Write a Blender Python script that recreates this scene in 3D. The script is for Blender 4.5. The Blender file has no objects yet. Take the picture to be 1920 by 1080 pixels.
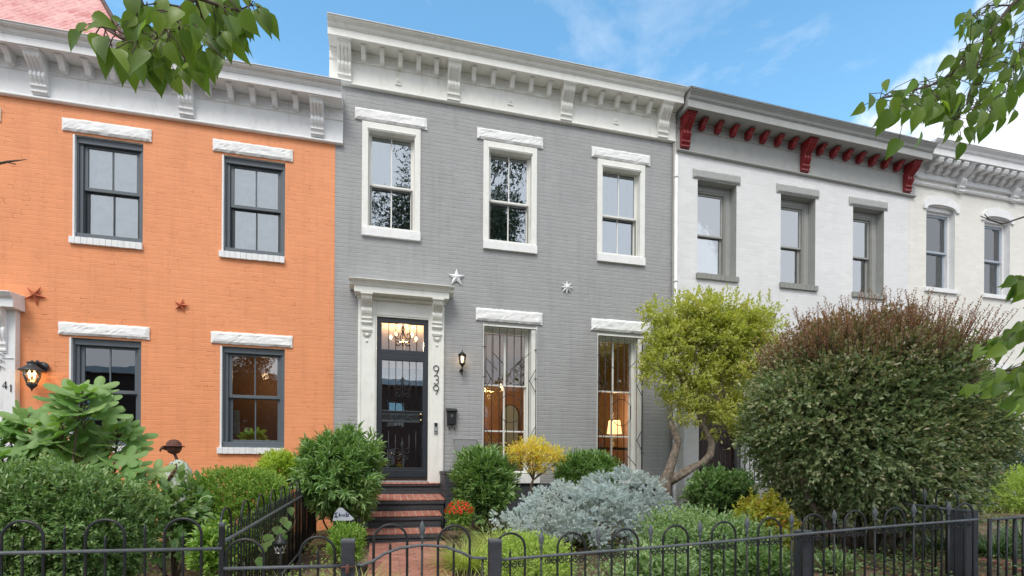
import bpy, bmesh, math, random
import numpy as np
from mathutils import Vector, Matrix
random.seed(7); RNG = np.random.default_rng(11)
C = bpy.context.scene.collection
R = math.radians
# ------------------------------------------------------------------ camera
F = 980.; TH = math.atan(.25); RO = .0061; DIST = 9.; CAMZ = 1.6
sc = bpy.context.scene
cam = bpy.data.objects.new('camera', bpy.data.cameras.new('camera')); C.objects.link(cam)
cam.data.sensor_width = 36; cam.data.lens = F/1920*36
cam.data.shift_y = (878-540)/1920
cam.data.clip_start = .05; cam.data.clip_end = 2000
cam.matrix_world = Matrix.Translation((0, -DIST, CAMZ)) @ Matrix.Rotation(-TH, 4, 'Z') @ Matrix.Rotation(R(90), 4, 'X') @ Matrix.Rotation(RO, 4, 'Z')
sc.camera = cam
# ------------------------------------------------------------------ world
SUN_EL, SUN_AZ = R(52), R(205)          # azimuth measured from +Y clockwise: sun behind the camera's left shoulder side
w = bpy.data.worlds.new('World'); sc.world = w; w.use_nodes = True
nt = w.node_tree; nt.nodes.clear(); N = nt.nodes.new; L = nt.links.new
out = N('ShaderNodeOutputWorld'); bg = N('ShaderNodeBackground'); sky = N('ShaderNodeTexSky')
sky.sky_type = 'NISHITA'; sky.sun_disc = False; sky.sun_elevation = SUN_EL; sky.sun_rotation = SUN_AZ
sky.air_density = 1.0; sky.dust_density = .8; sky.ozone_density = 2.0
tc = N('ShaderNodeTexCoord')
def wmath(op, a, b=None, c=None):
    n = N('ShaderNodeMath'); n.operation = op
    for i, v in enumerate((a, b, c)):
        if v is None: continue
        if isinstance(v, (int, float)): n.inputs[i].default_value = v
        else: L(v, n.inputs[i])
    return n.outputs[0]
sep = N('ShaderNodeSeparateXYZ'); L(tc.outputs['Generated'], sep.inputs[0])
mp = N('ShaderNodeMapping'); mp.inputs['Scale'].default_value = (1.0, 1.0, 2.6); mp.inputs['Rotation'].default_value = (0, R(28), R(20)); L(tc.outputs['Generated'], mp.inputs[0])
n1 = N('ShaderNodeTexNoise'); n1.inputs['Scale'].default_value = 2.6; n1.inputs['Detail'].default_value = 8; n1.inputs['Roughness'].default_value = .62; n1.inputs['Distortion'].default_value = .5; L(mp.outputs[0], n1.inputs['Vector'])
wisp = N('ShaderNodeMapRange'); wisp.inputs['From Min'].default_value = .56; wisp.inputs['From Max'].default_value = .82; wisp.inputs['To Max'].default_value = .45; L(n1.outputs[0], wisp.inputs[0])
# cloud bank low on the right, and a cloud cover behind the camera
def blob(d, lo, hi, mx):
    v = N('ShaderNodeVectorMath'); v.operation = 'DOT_PRODUCT'; L(tc.outputs['Generated'], v.inputs[0]); dd = Vector(d).normalized(); v.inputs[1].default_value = dd
    n2 = N('ShaderNodeTexNoise'); n2.inputs['Scale'].default_value = 7; n2.inputs['Detail'].default_value = 7; n2.inputs['Roughness'].default_value = .55; L(tc.outputs['Generated'], n2.inputs['Vector'])
    s = wmath('MULTIPLY_ADD', wmath('SUBTRACT', n2.outputs[0], .5), .16, v.outputs['Value'])
    m = N('ShaderNodeMapRange'); m.inputs['From Min'].default_value = lo; m.inputs['From Max'].default_value = hi; m.inputs['To Max'].default_value = mx; m.interpolation_type = 'SMOOTHSTEP'; L(s, m.inputs[0]); return m.outputs[0]
c1 = blob((1.30, .80, .50), .955, .985, .85)
c2 = blob((-.15, -1, .60), -.05, .35, .92)
cl = wmath('MAXIMUM', wmath('MAXIMUM', wisp.outputs[0], c1), c2)
hz = N('ShaderNodeMapRange'); hz.inputs['From Min'].default_value = .62; hz.inputs['From Max'].default_value = .0; hz.inputs['To Max'].default_value = .45; L(sep.outputs[2], hz.inputs[0])
mulc = N('ShaderNodeMix'); mulc.data_type = 'RGBA'; mulc.blend_type = 'MULTIPLY'; mulc.inputs[0].default_value = 1; L(sky.outputs[0], mulc.inputs[6]); mulc.inputs[7].default_value = (1.85, 2.66, 2.55, 1)
mx0 = N('ShaderNodeMix'); mx0.data_type = 'RGBA'; L(hz.outputs[0], mx0.inputs[0]); L(mulc.outputs[2], mx0.inputs[6]); mx0.inputs[7].default_value = (4.6, 7.8, 11.5, 1)
mx = N('ShaderNodeMix'); mx.data_type = 'RGBA'; L(cl, mx.inputs[0]); L(mx0.outputs[2], mx.inputs[6]); mx.inputs[7].default_value = (10.2, 10.4, 10.8, 1)
L(mx.outputs[2], bg.inputs[0]); bg.inputs[1].default_value = .09; L(bg.outputs[0], out.inputs[0])
# ------------------------------------------------------------------ sun
sl = bpy.data.lights.new('sun', 'SUN'); sl.energy = 1.5; sl.angle = R(22); sl.color = (1, .95, .87)
so = bpy.data.objects.new('sun', sl); C.objects.link(so)
sd = Vector((math.sin(SUN_AZ)*math.cos(SUN_EL), math.cos(SUN_AZ)*math.cos(SUN_EL), math.sin(SUN_EL)))
so.rotation_euler = sd.to_track_quat('Z', 'Y').to_euler(); so.location = (0, -20, 30)
vs = sc.view_settings; vs.view_transform = 'Standard'; vs.look = 'None'; vs.gamma = 1; vs.use_curve_mapping = False; vs.exposure = .52
sc.cycles.max_bounces = 8; sc.cycles.transparent_max_bounces = 16

# ------------------------------------------------------------------ helpers
def at(px, py, Y):
    """point of the photograph at depth plane Y (world)"""
    dx, dy = px-960., py-878.
    x = dx*math.cos(RO)+dy*math.sin(RO); y = -dx*math.sin(RO)+dy*math.cos(RO)
    u, v = x/F, -y/F; c, s = math.cos(TH), math.sin(TH)
    d = (Y+DIST)/(c-u*s)
    return Vector((d*(s+u*c), Y, CAMZ+v*d))
def lin(c):
    return tuple(((x/255)/12.92 if x/255 <= .04045 else ((x/255+.055)/1.055)**2.4) for x in c)
def ground_z(x, y):
    return .38+.035*np.clip(x, -8, 12)+.04*(np.clip(y, -5.6, 0)+5.5)
def tag(o, label=None, cat=None, group=None, kind=None):
    if label: o['label'] = label
    if cat: o['category'] = cat
    if group: o['group'] = group
    if kind: o['kind'] = kind
    return o
def empty(name, loc, label, cat, group=None, rz=0):
    o = bpy.data.objects.new(name, None); C.objects.link(o); o.location = loc; o.rotation_euler = (0, 0, rz); o.empty_display_size = .1
    return tag(o, label, cat, group)
def copy_tree(o, parent=None):
    c = o.copy(); C.objects.link(c); c.parent = parent
    for ch in list(o.children): copy_tree(ch, c)
    return c
class MB:
    def __init__(s): s.v = []; s.f = []; s.m = []; s.sm = []
    def add(s, vs_, fs, mi=0, smooth=False):
        b = len(s.v); s.v += [tuple(p) for p in vs_]
        for f in fs: s.f.append(tuple(i+b for i in f)); s.m.append(mi); s.sm.append(smooth)
        return s
    def box(s, x0, x1, y0, y1, z0, z1, mi=0):
        return s.add([(x0,y0,z0),(x1,y0,z0),(x1,y1,z0),(x0,y1,z0),(x0,y0,z1),(x1,y0,z1),(x1,y1,z1),(x0,y1,z1)],
                     [(3,2,1,0),(4,5,6,7),(0,1,5,4),(1,2,6,5),(2,3,7,6),(3,0,4,7)], mi)
    def prof(s, pts, x0, x1, mi=0, slope=0., smooth=False, ref=None):
        """(y,z) outline extruded along x; slope = dz/dx"""
        n = len(pts); r = x0 if ref is None else ref
        v = [(x0, y, z+slope*(x0-r)) for y, z in pts]+[(x1, y, z+slope*(x1-r)) for y, z in pts]
        f = [(i, (i+1) % n, n+(i+1) % n, n+i) for i in range(n)]+[tuple(range(n-1, -1, -1)), tuple(range(n, 2*n))]
        return s.add(v, f, mi, smooth)
    def polyxz(s, pts, y0, y1, mi=0):
        n = len(pts); v = [(x, y0, z) for x, z in pts]+[(x, y1, z) for x, z in pts]
        return s.add(v, [(i, n+i, n+(i+1) % n, (i+1) % n) for i in range(n)]+[tuple(range(n)), tuple(range(2*n-1, n-1, -1))], mi)
    def tube(s, path, rad, seg=8, mi=0, cap=True, smooth=True):
        P = [Vector(p) for p in path]; n = len(P)
        rr = rad if isinstance(rad, (list, tuple)) else [rad]*n
        t0 = (P[1]-P[0]).normalized(); up = Vector((0, 0, 1)) if abs(t0.z) < .9 else Vector((0, 1, 0))
        nx = t0.cross(up).normalized(); v = []
        for i in range(n):
            t = (P[min(i+1, n-1)]-P[max(i-1, 0)])
            t = t.normalized() if t.length > 1e-9 else t0
            nx = (nx-t*nx.dot(t)).normalized(); ny = t.cross(nx)
            for k in range(seg):
                a = 2*math.pi*k/seg; v.append(P[i]+(nx*math.cos(a)+ny*math.sin(a))*rr[i])
        f = [(i*seg+k, i*seg+(k+1) % seg, (i+1)*seg+(k+1) % seg, (i+1)*seg+k) for i in range(n-1) for k in range(seg)]
        if cap: f += [tuple(range(seg-1, -1, -1)), tuple((n-1)*seg+k for k in range(seg))]
        return s.add(v, f, mi, smooth)
    def lathe(s, c, pr, seg=16, mi=0, smooth=True):
        v = []; n = len(pr)
        for r, z in pr:
            for k in range(seg):
                a = 2*math.pi*k/seg; v.append((c[0]+r*math.cos(a), c[1]+r*math.sin(a), c[2]+z))
        f = [(i*seg+k, i*seg+(k+1) % seg, (i+1)*seg+(k+1) % seg, (i+1)*seg+k) for i in range(n-1) for k in range(seg)]
        f += [tuple(range(seg-1, -1, -1)), tuple((n-1)*seg+k for k in range(seg))]
        return s.add(v, f, mi, smooth)
    def build(s, name, mats, parent=None, bevel=0, loc=None):
        me = bpy.data.meshes.new(name); me.from_pydata(s.v, [], s.f)
        for m in (mats if isinstance(mats, (list, tuple)) else [mats]): me.materials.append(m)
        me.polygons.foreach_set('material_index', s.m); me.polygons.foreach_set('use_smooth', s.sm)
        me.update(); bm = bmesh.new(); bm.from_mesh(me); bmesh.ops.recalc_face_normals(bm, faces=bm.faces[:]); bm.to_mesh(me); bm.free()
        o = bpy.data.objects.new(name, me); C.objects.link(o)
        if loc: o.location = loc
        if parent: o.parent = parent
        if bevel:
            b = o.modifiers.new('bevel', 'BEVEL'); b.width = bevel; b.segments = 2; b.limit_method = 'ANGLE'; b.angle_limit = R(40)
        return o
def rockblock(x0, x1, z0, z1, yf, depth=.12, amp=.004, seed=0, nx=26, nz=6):
    """rock-faced stone lintel: grid front with chipped relief"""
    rg = np.random.default_rng(seed); mb = MB(); v = []; 
    H = rg.normal(0, 1, (nz+1, nx+1))
    for _ in range(1):
        H = (H+np.roll(H, 1, 0)+np.roll(H, 1, 1)+np.roll(H, -1, 1))/2.4
    for j in range(nz+1):
        for i in range(nx+1):
            e = 0 if 0 < i < nx and 0 < j < nz else 1
            x = x0+(x1-x0)*i/nx; z = z0+(z1-z0)*j/nz
            if e: x += rg.normal(0, .0025); z += rg.normal(0, .003)
            v.append((x, yf+(.012 if e else H[j, i]*amp-.008), z))
    b = len(v); f = [(j*(nx+1)+i, j*(nx+1)+i+1, (j+1)*(nx+1)+i+1, (j+1)*(nx+1)+i) for j in range(nz) for i in range(nx)]
    ring = [i for i in range(nx+1)]+[j*(nx+1)+nx for j in range(1, nz+1)]+[nz*(nx+1)+i for i in range(nx-1, -1, -1)]+[j*(nx+1) for j in range(nz-1, 0, -1)]
    for r in ring: v.append((v[r][0], yf+depth, v[r][2]))
    n = len(ring); f += [(ring[k], b+k, b+(k+1) % n, ring[(k+1) % n]) for k in range(n)]
    return mb.add(v, f)
# ------------------------------------------------------------------ materials
def newmat(name):
    m = bpy.data.materials.new(name); m.use_nodes = True; t = m.node_tree; t.nodes.clear()
    o = t.nodes.new('ShaderNodeOutputMaterial'); p = t.nodes.new('ShaderNodeBsdfPrincipled'); t.links.new(p.outputs[0], o.inputs[0])
    return m, t, p, o
def node(t, k, **kw):
    n = t.nodes.new(k)
    for a, b in kw.items(): setattr(n, a, b)
    return n
def mixc(t, fac, a, b, mode='MIX'):
    n = node(t, 'ShaderNodeMix', data_type='RGBA', blend_type=mode)
    for i, v in ((0, fac), (6, a), (7, b)):
        if isinstance(v, (int, float)): n.inputs[i].default_value = v
        elif isinstance(v, tuple): n.inputs[i].default_value = (*v[:3], 1)
        else: t.links.new(v, n.inputs[i])
    return n.outputs[2]
def pos(t, scale=(1, 1, 1)):
    g = node(t, 'ShaderNodeNewGeometry'); m = node(t, 'ShaderNodeMapping'); m.inputs['Scale'].default_value = scale
    t.links.new(g.outputs['Position'], m.inputs[0]); return m.outputs[0]
def noise(t, vec, s, d=4, r=.5):
    n = node(t, 'ShaderNodeTexNoise'); n.inputs['Scale'].default_value = s; n.inputs['Detail'].default_value = d; n.inputs['Roughness'].default_value = r
    t.links.new(vec, n.inputs['Vector']); return n.outputs[0]
def rng_(t, v, a, b, c=0., d=1.):
    m = node(t, 'ShaderNodeMapRange'); t.links.new(v, m.inputs[0])
    for i, x in enumerate((a, b, c, d)): m.inputs[i+1].default_value = x
    return m.outputs[0]
def bump(t, p, h, s, dist=.01):
    b = node(t, 'ShaderNodeBump'); b.inputs['Strength'].default_value = s; b.inputs['Distance'].default_value = dist
    t.links.new(h, b.inputs['Height']); t.links.new(b.outputs[0], p.inputs['Normal'])
def mth(t, op, a, b):
    n = node(t, 'ShaderNodeMath', operation=op)
    for i, v in enumerate((a, b)):
        if isinstance(v, (int, float)): n.inputs[i].default_value = v
        else: t.links.new(v, n.inputs[i])
    return n.outputs[0]
def paint(name, col, rough=.5, var=.12, bs=.15, sc_=6., metal=0., dirt=None):
    m, t, p, o = newmat(name); v = pos(t)
    n = noise(t, v, sc_, 6, .6); c = mixc(t, rng_(t, n, .3, .7), tuple(x*(1-var) for x in col), tuple(min(1, x*(1+var*.5)) for x in col))
    if dirt:
        n2 = noise(t, pos(t, (1, 1, .25)), 9, 5, .65); c = mixc(t, rng_(t, n2, .56, .78, 0, .6), c, dirt)
    t.links.new(c, p.inputs['Base Color']); p.inputs['Roughness'].default_value = rough; p.inputs['Metallic'].default_value = metal
    if bs: bump(t, p, noise(t, v, 45, 4), bs, .004)
    return m
def brickvec(t, swap=False):
    g = node(t, 'ShaderNodeNewGeometry'); s = node(t, 'ShaderNodeSeparateXYZ'); t.links.new(g.outputs['Position'], s.inputs[0])
    c = node(t, 'ShaderNodeCombineXYZ'); t.links.new(mth(t, 'ADD', s.outputs[0], 0.), c.inputs[0])
    # slight waviness of courses
    n = noise(t, g.outputs['Position'], 1.3, 2); z = mth(t, 'ADD', s.outputs[1] if swap else s.outputs[2], mth(t, 'MULTIPLY', n, .012))
    t.links.new(z, c.inputs[1]); return c.outputs[0]
def brickpaint(name, col, mortar_glint, crack, lineamt=.5, bs=.5, streak=.3, w=.21, h=.0677, cracks=.6):
    m, t, p, o = newmat(name)
    b = node(t, 'ShaderNodeTexBrick'); t.links.new(brickvec(t), b.inputs['Vector'])
    b.inputs['Scale'].default_value = 1; b.inputs['Brick Width'].default_value = w; b.inputs['Row Height'].default_value = h
    b.inputs['Mortar Size'].default_value = .007; b.inputs['Mortar Smooth'].default_value = .6; b.inputs['Bias'].default_value = 0
    b.inputs['Color1'].default_value = (*[x*.95 for x in col], 1); b.inputs['Color2'].default_value = (*[min(1, x*1.05) for x in col], 1); b.inputs['Mortar'].default_value = (*col, 1)
    v = pos(t); n = noise(t, v, 1.1, 5, .6)
    bv = brickvec(t); sb = node(t, 'ShaderNodeSeparateXYZ'); t.links.new(bv, sb.inputs[0])
    wob = mth(t, 'MULTIPLY', mth(t, 'SUBTRACT', noise(t, pos(t, (1, 1, 3)), 6, 3), .5), .010)
    pp = mth(t, 'PINGPONG', mth(t, 'ADD', sb.outputs[1], wob), h/2); bed = rng_(t, pp, .001, .0075, 1, 0)
    bed = mth(t, 'MULTIPLY', bed, rng_(t, noise(t, pos(t, (2.0, 2.0, 16)), 1.6, 4, .6), .40, .60, .15, 1))
    c = mixc(t, rng_(t, n, .3, .7, 0, .5), b.outputs['Color'], tuple(x*.88 for x in col))
    g = noise(t, pos(t, (1.2, 1.2, 7)), 3.0, 5, .6)
    c = mixc(t, mth(t, 'MULTIPLY', bed, rng_(t, g, .44, .60, .1, lineamt)), c, mortar_glint)  # lighter bed joints: mortar tone with its glint of light painted in
    g2 = noise(t, pos(t, (1, 1, 1)), 5.5, 6, .7); g3 = noise(t, v, .8, 3, .6)
    c = mixc(t, mth(t, 'MULTIPLY', mth(t, 'MULTIPLY', b.outputs['Fac'], rng_(t, g2, .53, .60)), rng_(t, g3, .40, .6, .2, cracks)), c, crack)
    st = noise(t, pos(t, (7, 7, .55)), 1.0, 5, .65); c = mixc(t, rng_(t, st, .50, .70, 0, streak), c, tuple(x*.62 for x in col))
    fd = noise(t, pos(t, (1, 1, 1.6)), .55, 4, .55); c = mixc(t, rng_(t, fd, .50, .68, 0, .30), c, tuple(min(.9, x*1.12+.02) for x in col))
    t.links.new(c, p.inputs['Base Color']); p.inputs['Roughness'].default_value = .55; p.inputs['Specular IOR Level'].default_value = .35
    hgt = mth(t, 'ADD', mth(t, 'MULTIPLY', bed, -1.), mth(t, 'MULTIPLY', noise(t, v, 28, 5, .6), .7))
    hgt = mth(t, 'ADD', hgt, mth(t, 'MULTIPLY', b.outputs['Fac'], -.35))
    bump(t, p, hgt, bs, .008)
    return m
def leafmat(name, c1, c2, c3=None, rough=.45, trans=.3, tip=None, zr=None, spec=.4, back=1.15):
    m, t, p, o = newmat(name); g = node(t, 'ShaderNodeNewGeometry')
    cr = node(t, 'ShaderNodeValToRGB'); t.links.new(g.outputs['Random Per Island'], cr.inputs[0])
    e = cr.color_ramp.elements; e[0].color = (*c1, 1); e[1].color = (*c2, 1); e[1].position = .85
    if c3: k = e.new(1.0); k.color = (*c3, 1)
    c = cr.outputs[0]; n = noise(t, g.outputs['Position'], 2.2, 3)
    c = mixc(t, rng_(t, n, .35, .65, .0, .45), c, tuple(x*1.35 for x in c1))
    if tip:     # new growth of another colour towards the top of the plant
        s = node(t, 'ShaderNodeSeparateXYZ'); t.links.new(g.outputs['Position'], s.inputs[0])
        nn = noise(t, g.outputs['Position'], 3.5, 4)
        zz = mth(t, 'ADD', s.outputs[2], mth(t, 'MULTIPLY', mth(t, 'SUBTRACT', nn, .5), 1.3))
        zz = mth(t, 'ADD', zz, mth(t, 'MULTIPLY', mth(t, 'SUBTRACT', g.outputs['Random Per Island'], .5), .5))
        c = mixc(t, rng_(t, zz, zr[0], zr[1], 0, .9), c, tip)
    c = mixc(t, g.outputs['Backfacing'], c, mixc(t, 1., c, (back, back, back*.95), 'MULTIPLY'))
    t.links.new(c, p.inputs['Base Color']); p.inputs['Roughness'].default_value = rough; p.inputs['Specular IOR Level'].default_value = spec
    tr = node(t, 'ShaderNodeBsdfTranslucent'); t.links.new(mixc(t, 1., c, (1.25, 1.35, .55), 'MULTIPLY'), tr.inputs[0])
    mxs = node(t, 'ShaderNodeMixShader'); mxs.inputs[0].default_value = trans
    t.links.new(p.outputs[0], mxs.inputs[1]); t.links.new(tr.outputs[0], mxs.inputs[2]); t.links.new(mxs.outputs[0], o.inputs[0])
    return m
def glassmat(name, refl, tint=(.9, .93, .92), rc=(.95, .97, 1)):
    m, t, p, o = newmat(name); t.nodes.remove(p)
    g = node(t, 'ShaderNodeBsdfGlossy'); g.inputs['Roughness'].default_value = .0; g.inputs[0].default_value = (*rc, 1)
    nb = node(t, 'ShaderNodeBump'); nb.inputs['Strength'].default_value = .06; nb.inputs['Distance'].default_value = .01
    t.links.new(noise(t, pos(t), 3, 2), nb.inputs['Height']); t.links.new(nb.outputs[0], g.inputs['Normal'])
    tr = node(t, 'ShaderNodeBsdfTransparent'); tr.inputs[0].default_value = (*tint, 1)
    lw = node(t, 'ShaderNodeLayerWeight'); lw.inputs[0].default_value = .35
    ms = node(t, 'ShaderNodeMixShader'); t.links.new(rng_(t, lw.outputs['Fresnel'], .0, 1., refl, 1.), ms.inputs[0])
    t.links.new(tr.outputs[0], ms.inputs[1]); t.links.new(g.outputs[0], ms.inputs[2]); t.links.new(ms.outputs[0], o.inputs[0]); return m
def emis(name, col, s):
    m, t, p, o = newmat(name); p.inputs['Emission Color'].default_value = (*col, 1); p.inputs['Emission Strength'].default_value = s; p.inputs['Base Color'].default_value = (*col, 1); return m
M = {}
M['orange'] = brickpaint('orange_painted_brick', (.82, .315, .14), (.86, .40, .22), (.42, .11, .04), .2, .27, streak=.26, cracks=.85)
M['grey'] = brickpaint('grey_painted_brick', (.362, .363, .368), (.56, .56, .57), (.16, .16, .17), .75, .6, cracks=.25)
M['white_brick'] = brickpaint('white_painted_brick', (.74, .74, .745), (.80, .80, .80), (.62, .62, .62), .4, .2, streak=.09, cracks=.2)
M['cream'] = brickpaint('cream_painted_brick', (.765, .745, .695), (.80, .78, .73), (.6, .56, .5), .3, .12, streak=.08, cracks=.15)
M['dark_brick'] = brickpaint('dark_grey_painted_brick', (.055, .06, .07), (.10, .105, .11), (.02, .02, .02), .5, 1.2, cracks=.4)
M['trim_cream'] = paint('ivory_trim_paint', (.83, .825, .785), .42, .06, .1, dirt=(.55, .55, .42))
M['trim_white'] = paint('white_trim_paint', (.80, .80, .81), .45, .07, .15, dirt=(.5, .5, .49))
M['stone_white'] = paint('white_painted_stone', (.84, .84, .84), .6, .06, .5, 12, dirt=(.62, .62, .60))
M['trim_grey'] = paint('mid_grey_trim_paint', (.37, .375, .365), .5, .1, .25, dirt=(.32, .32, .30))
M['trim_grey2'] = paint('warm_grey_trim_paint', (.27, .27, .25), .5, .12, .25)
M['maroon'] = paint('glossy_maroon_paint', (.25, .022, .026), .22, .2, .1)
M['slate'] = paint('slate_grey_window_paint', (.105, .125, .145), .45, .1, .1)
M['slate_dark'] = paint('dark_slate_paint', (.035, .043, .05), .4, .1, .05)
M['door'] = paint('charcoal_door_paint', (.028, .034, .042), .3, .1, .05)
M['iron'] = paint('black_wrought_iron_paint', (.014, .015, .017), .42, .4, .5, 20, dirt=(.06, .045, .035))
M['iron_dusty'] = paint('dusty_iron_paint', (.10, .11, .12), .55, .3, .4, 30)
M['wood_black'] = paint('black_painted_wood_post', (.035, .037, .045), .6, .3, .6, 14)
M['brass'] = paint('aged_brass', (.45, .36, .22), .3, .2, .1, 30, 1.)
M['steel'] = paint('pale_metal', (.55, .55, .55), .35, .1, .1, 20, 1.)
M['bark'] = paint('mottled_bark', (.19, .145, .115), .85, .5, 1., 14, dirt=(.30, .27, .22))
M['bark_grey'] = paint('grey_lichen_bark', (.25, .20, .155), .9, .7, 1., 22, dirt=(.52, .50, .42))
M['twig'] = paint('brown_twig', (.11, .075, .05), .8, .3, .5, 30)
M['rust'] = paint('rusty_iron', (.13, .05, .035), .8, .5, .8, 25, dirt=(.24, .09, .05))
M['curtain'] = paint('white_curtain', (.70, .75, .77), .9, .3, .1, 5)
M['curtain_w'] = paint('white_sheer_curtain', (.84, .85, .86), .9, .15, .1, 3)
M['curtain_g'] = paint('pale_grey_blind', (.52, .53, .54), .9, .1, .1, 3)
M['curtain_t'] = paint('teal_blind', (.58, .80, .78), .9, .15, .1, 2)
M['black'] = paint('matt_black', (.012, .012, .013), .5, .1, .1)
M['interior'] = paint('terracotta_interior_wall', (.33, .19, .11), .8, .08, .0)
M['interior_cream'] = paint('cream_interior_wall', (.6, .5, .38), .8, .08, .0)
M['floorwood'] = paint('dark_wood_floor', (.09, .05, .03), .4, .3, .1)
M['int_dark'] = paint('dim_interior', (.06, .05, .045), .9, .1, .0)  # dark colour stands in for the dimness of the rooms
M['grille'] = M['iron']
M['g_hi'] = glassmat('reflective_upper_glass', .52, (.75, .76, .76), (.62, .66, .70))
M['g_mid'] = glassmat('screened_glass', .20, (.78, .80, .80))
M['g_lo'] = glassmat('clear_lower_glass', .13, (.93, .93, .9))
M['g_dark'] = glassmat('dark_screen_glass', .11, (.30, .31, .33))
M['g_clear'] = glassmat('clear_interior_view_glass', .05, (.96, .95, .92))
M['g_sky'] = glassmat('sky_reflecting_glass', .42, (.95, .95, .95), (.86, .88, .90))
M['g_top'] = glassmat('tinted_upper_glass', .09, (.55, .55, .52))
M['g_door'] = glassmat('storm_door_glass', .20, (.7, .7, .7))
M['lampglass'] = glassmat('lantern_glass', .08, (.98, .95, .85))
M['bulb'] = emis('warm_bulb', (1, .66, .32), 7)
M['shade'] = emis('lit_lamp_shade', (1, .62, .30), 1.6)
# brick paving / treads
def pavers(name, vert=False, w=.2, h=.1, cols=((.40, .135, .09), (.52, .21, .15), (.60, .45, .38))):
    m, t, p, o = newmat(name); b = node(t, 'ShaderNodeTexBrick'); g = node(t, 'ShaderNodeNewGeometry'); mp_ = node(t, 'ShaderNodeMapping')
    if vert: mp_.inputs['Rotation'].default_value = (0, 0, R(90))
    t.links.new(g.outputs['Position'], mp_.inputs[0]); t.links.new(mp_.outputs[0], b.inputs['Vector'])
    b.inputs['Scale'].default_value = 1; b.inputs['Brick Width'].default_value = w; b.inputs['Row Height'].default_value = h; b.inputs['Mortar Size'].default_value = .007
    b.inputs['Mortar Smooth'].default_value = .3
    for k, c in zip(('Color1', 'Color2', 'Mortar'), cols): b.inputs[k].default_value = (*c, 1)
    c = mixc(t, rng_(t, noise(t, g.outputs['Position'], 6, 6, .65), .35, .7, 0, .6), b.outputs['Color'], (.20, .08, .055))
    c = mixc(t, rng_(t, noise(t, g.outputs['Position'], 40, 3), .62, .72, 0, .8), c, (.10, .055, .035))
    t.links.new(c, p.inputs['Base Color']); p.inputs['Roughness'].default_value = .8
    bump(t, p, mth(t, 'SUBTRACT', mth(t, 'MULTIPLY', noise(t, g.outputs['Position'], 60, 4), .5), b.outputs['Fac']), .9, .006); return m
M['path'] = pavers('red_brick_paving', w=.2, h=.1, cols=((.38, .15, .11), (.50, .22, .165), (.20, .13, .10)))
M['tread'] = pavers('red_brick_tread', vert=True, w=.42, h=.1)
def soilmat():
    m, t, p, o = newmat('garden_soil_mulch'); v = pos(t)
    c = mixc(t, rng_(t, noise(t, v, 14, 8, .7), .35, .65), (.035, .022, .015), (.13, .085, .055))
    c = mixc(t, rng_(t, noise(t, v, 1.4, 3), .5, .62, 0, .8), c, (.33, .22, .15))
    c = mixc(t, rng_(t, noise(t, v, 60, 3), .62, .7, 0, .8), c, (.30, .20, .12))
    t.links.new(c, p.inputs['Base Color']); p.inputs['Roughness'].default_value = .95; bump(t, p, noise(t, v, 35, 6, .7), 1., .03); return m
M['soil'] = soilmat()
M['concrete'] = paint('pale_concrete', (.36, .35, .33), .8, .15, .6, 3)
M['asphalt'] = paint('asphalt', (.05, .05, .052), .85, .2, .6, 8)
M['redbrick'] = brickpaint('red_brick', (.11, .055, .042), (.3, .25, .2), (.1, .03, .02), .8, .6)

# ------------------------------------------------------------------ leaves
T_DIA = (np.array([(0, 0, 0), (.48, .5, .10), (.48, -.5, .10), (1, 0, -.05)]), [(0, 2, 3), (0, 3, 1)])
T_OV = (np.array([(0, 0, 0), (.3, .42, .08), (.3, 0, 0), (.3, -.42, .08), (.68, .38, .05), (.68, 0, -.02), (.68, -.38, .05), (1, 0, -.10)]),
        [(0, 2, 1), (0, 3, 2), (1, 2, 5, 4), (2, 3, 6, 5), (4, 5, 7), (5, 6, 7)])
def T_heart(curl=.25):
    st = [(0, 0), (.08, .30), (.25, .5), (.45, .49), (.65, .36), (.82, .19), (.92, .07), (1.04, 0)]
    v = []; f = []
    for x, wd in st:
        z = -curl*x*x; v += [(x, wd, z+wd*.22), (x, 0, z), (x, -wd, z+wd*.22)]
    for i in range(len(st)-1):
        a = i*3; f += [(a, a+1, a+4, a+3), (a+1, a+2, a+5, a+4)]
    return np.array(v), f
def T_lobed():
    pts = []; 
    for k in range(37):
        a = math.pi*(-.86+1.72*k/36); r = .22+.42*abs(math.cos(2.5*a))**.9*(1.15-.30*abs(a)/math.pi)*(1.2)
        pts.append((.32+r*math.cos(a), r*math.sin(a)*.95, .06*math.cos(5*a)-.10*r))
    v = [(0, 0, 0), (.32, 0, 0)]+pts; n = len(pts)
    return np.array(v), [(1, 2+i, 3+i) for i in range(n-1)]+[(0, 2, 1), (0, 1, n+1)]
def blade(n=4, bend=.55):
    v = []; f = []
    for i in range(n+1):
        t = i/n; wd = .5*(1-t**2.2)+.02; z = -bend*t*t; v += [(t*(1-.25*bend*t), wd, z), (t*(1-.25*bend*t), -wd, z)]
        if i: a = 2*i-2; f.append((a, a+1, a+3, a+2))
    return np.array(v), f
def nrm(a): return a/np.maximum(np.linalg.norm(a, axis=-1, keepdims=True), 1e-9)
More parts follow.
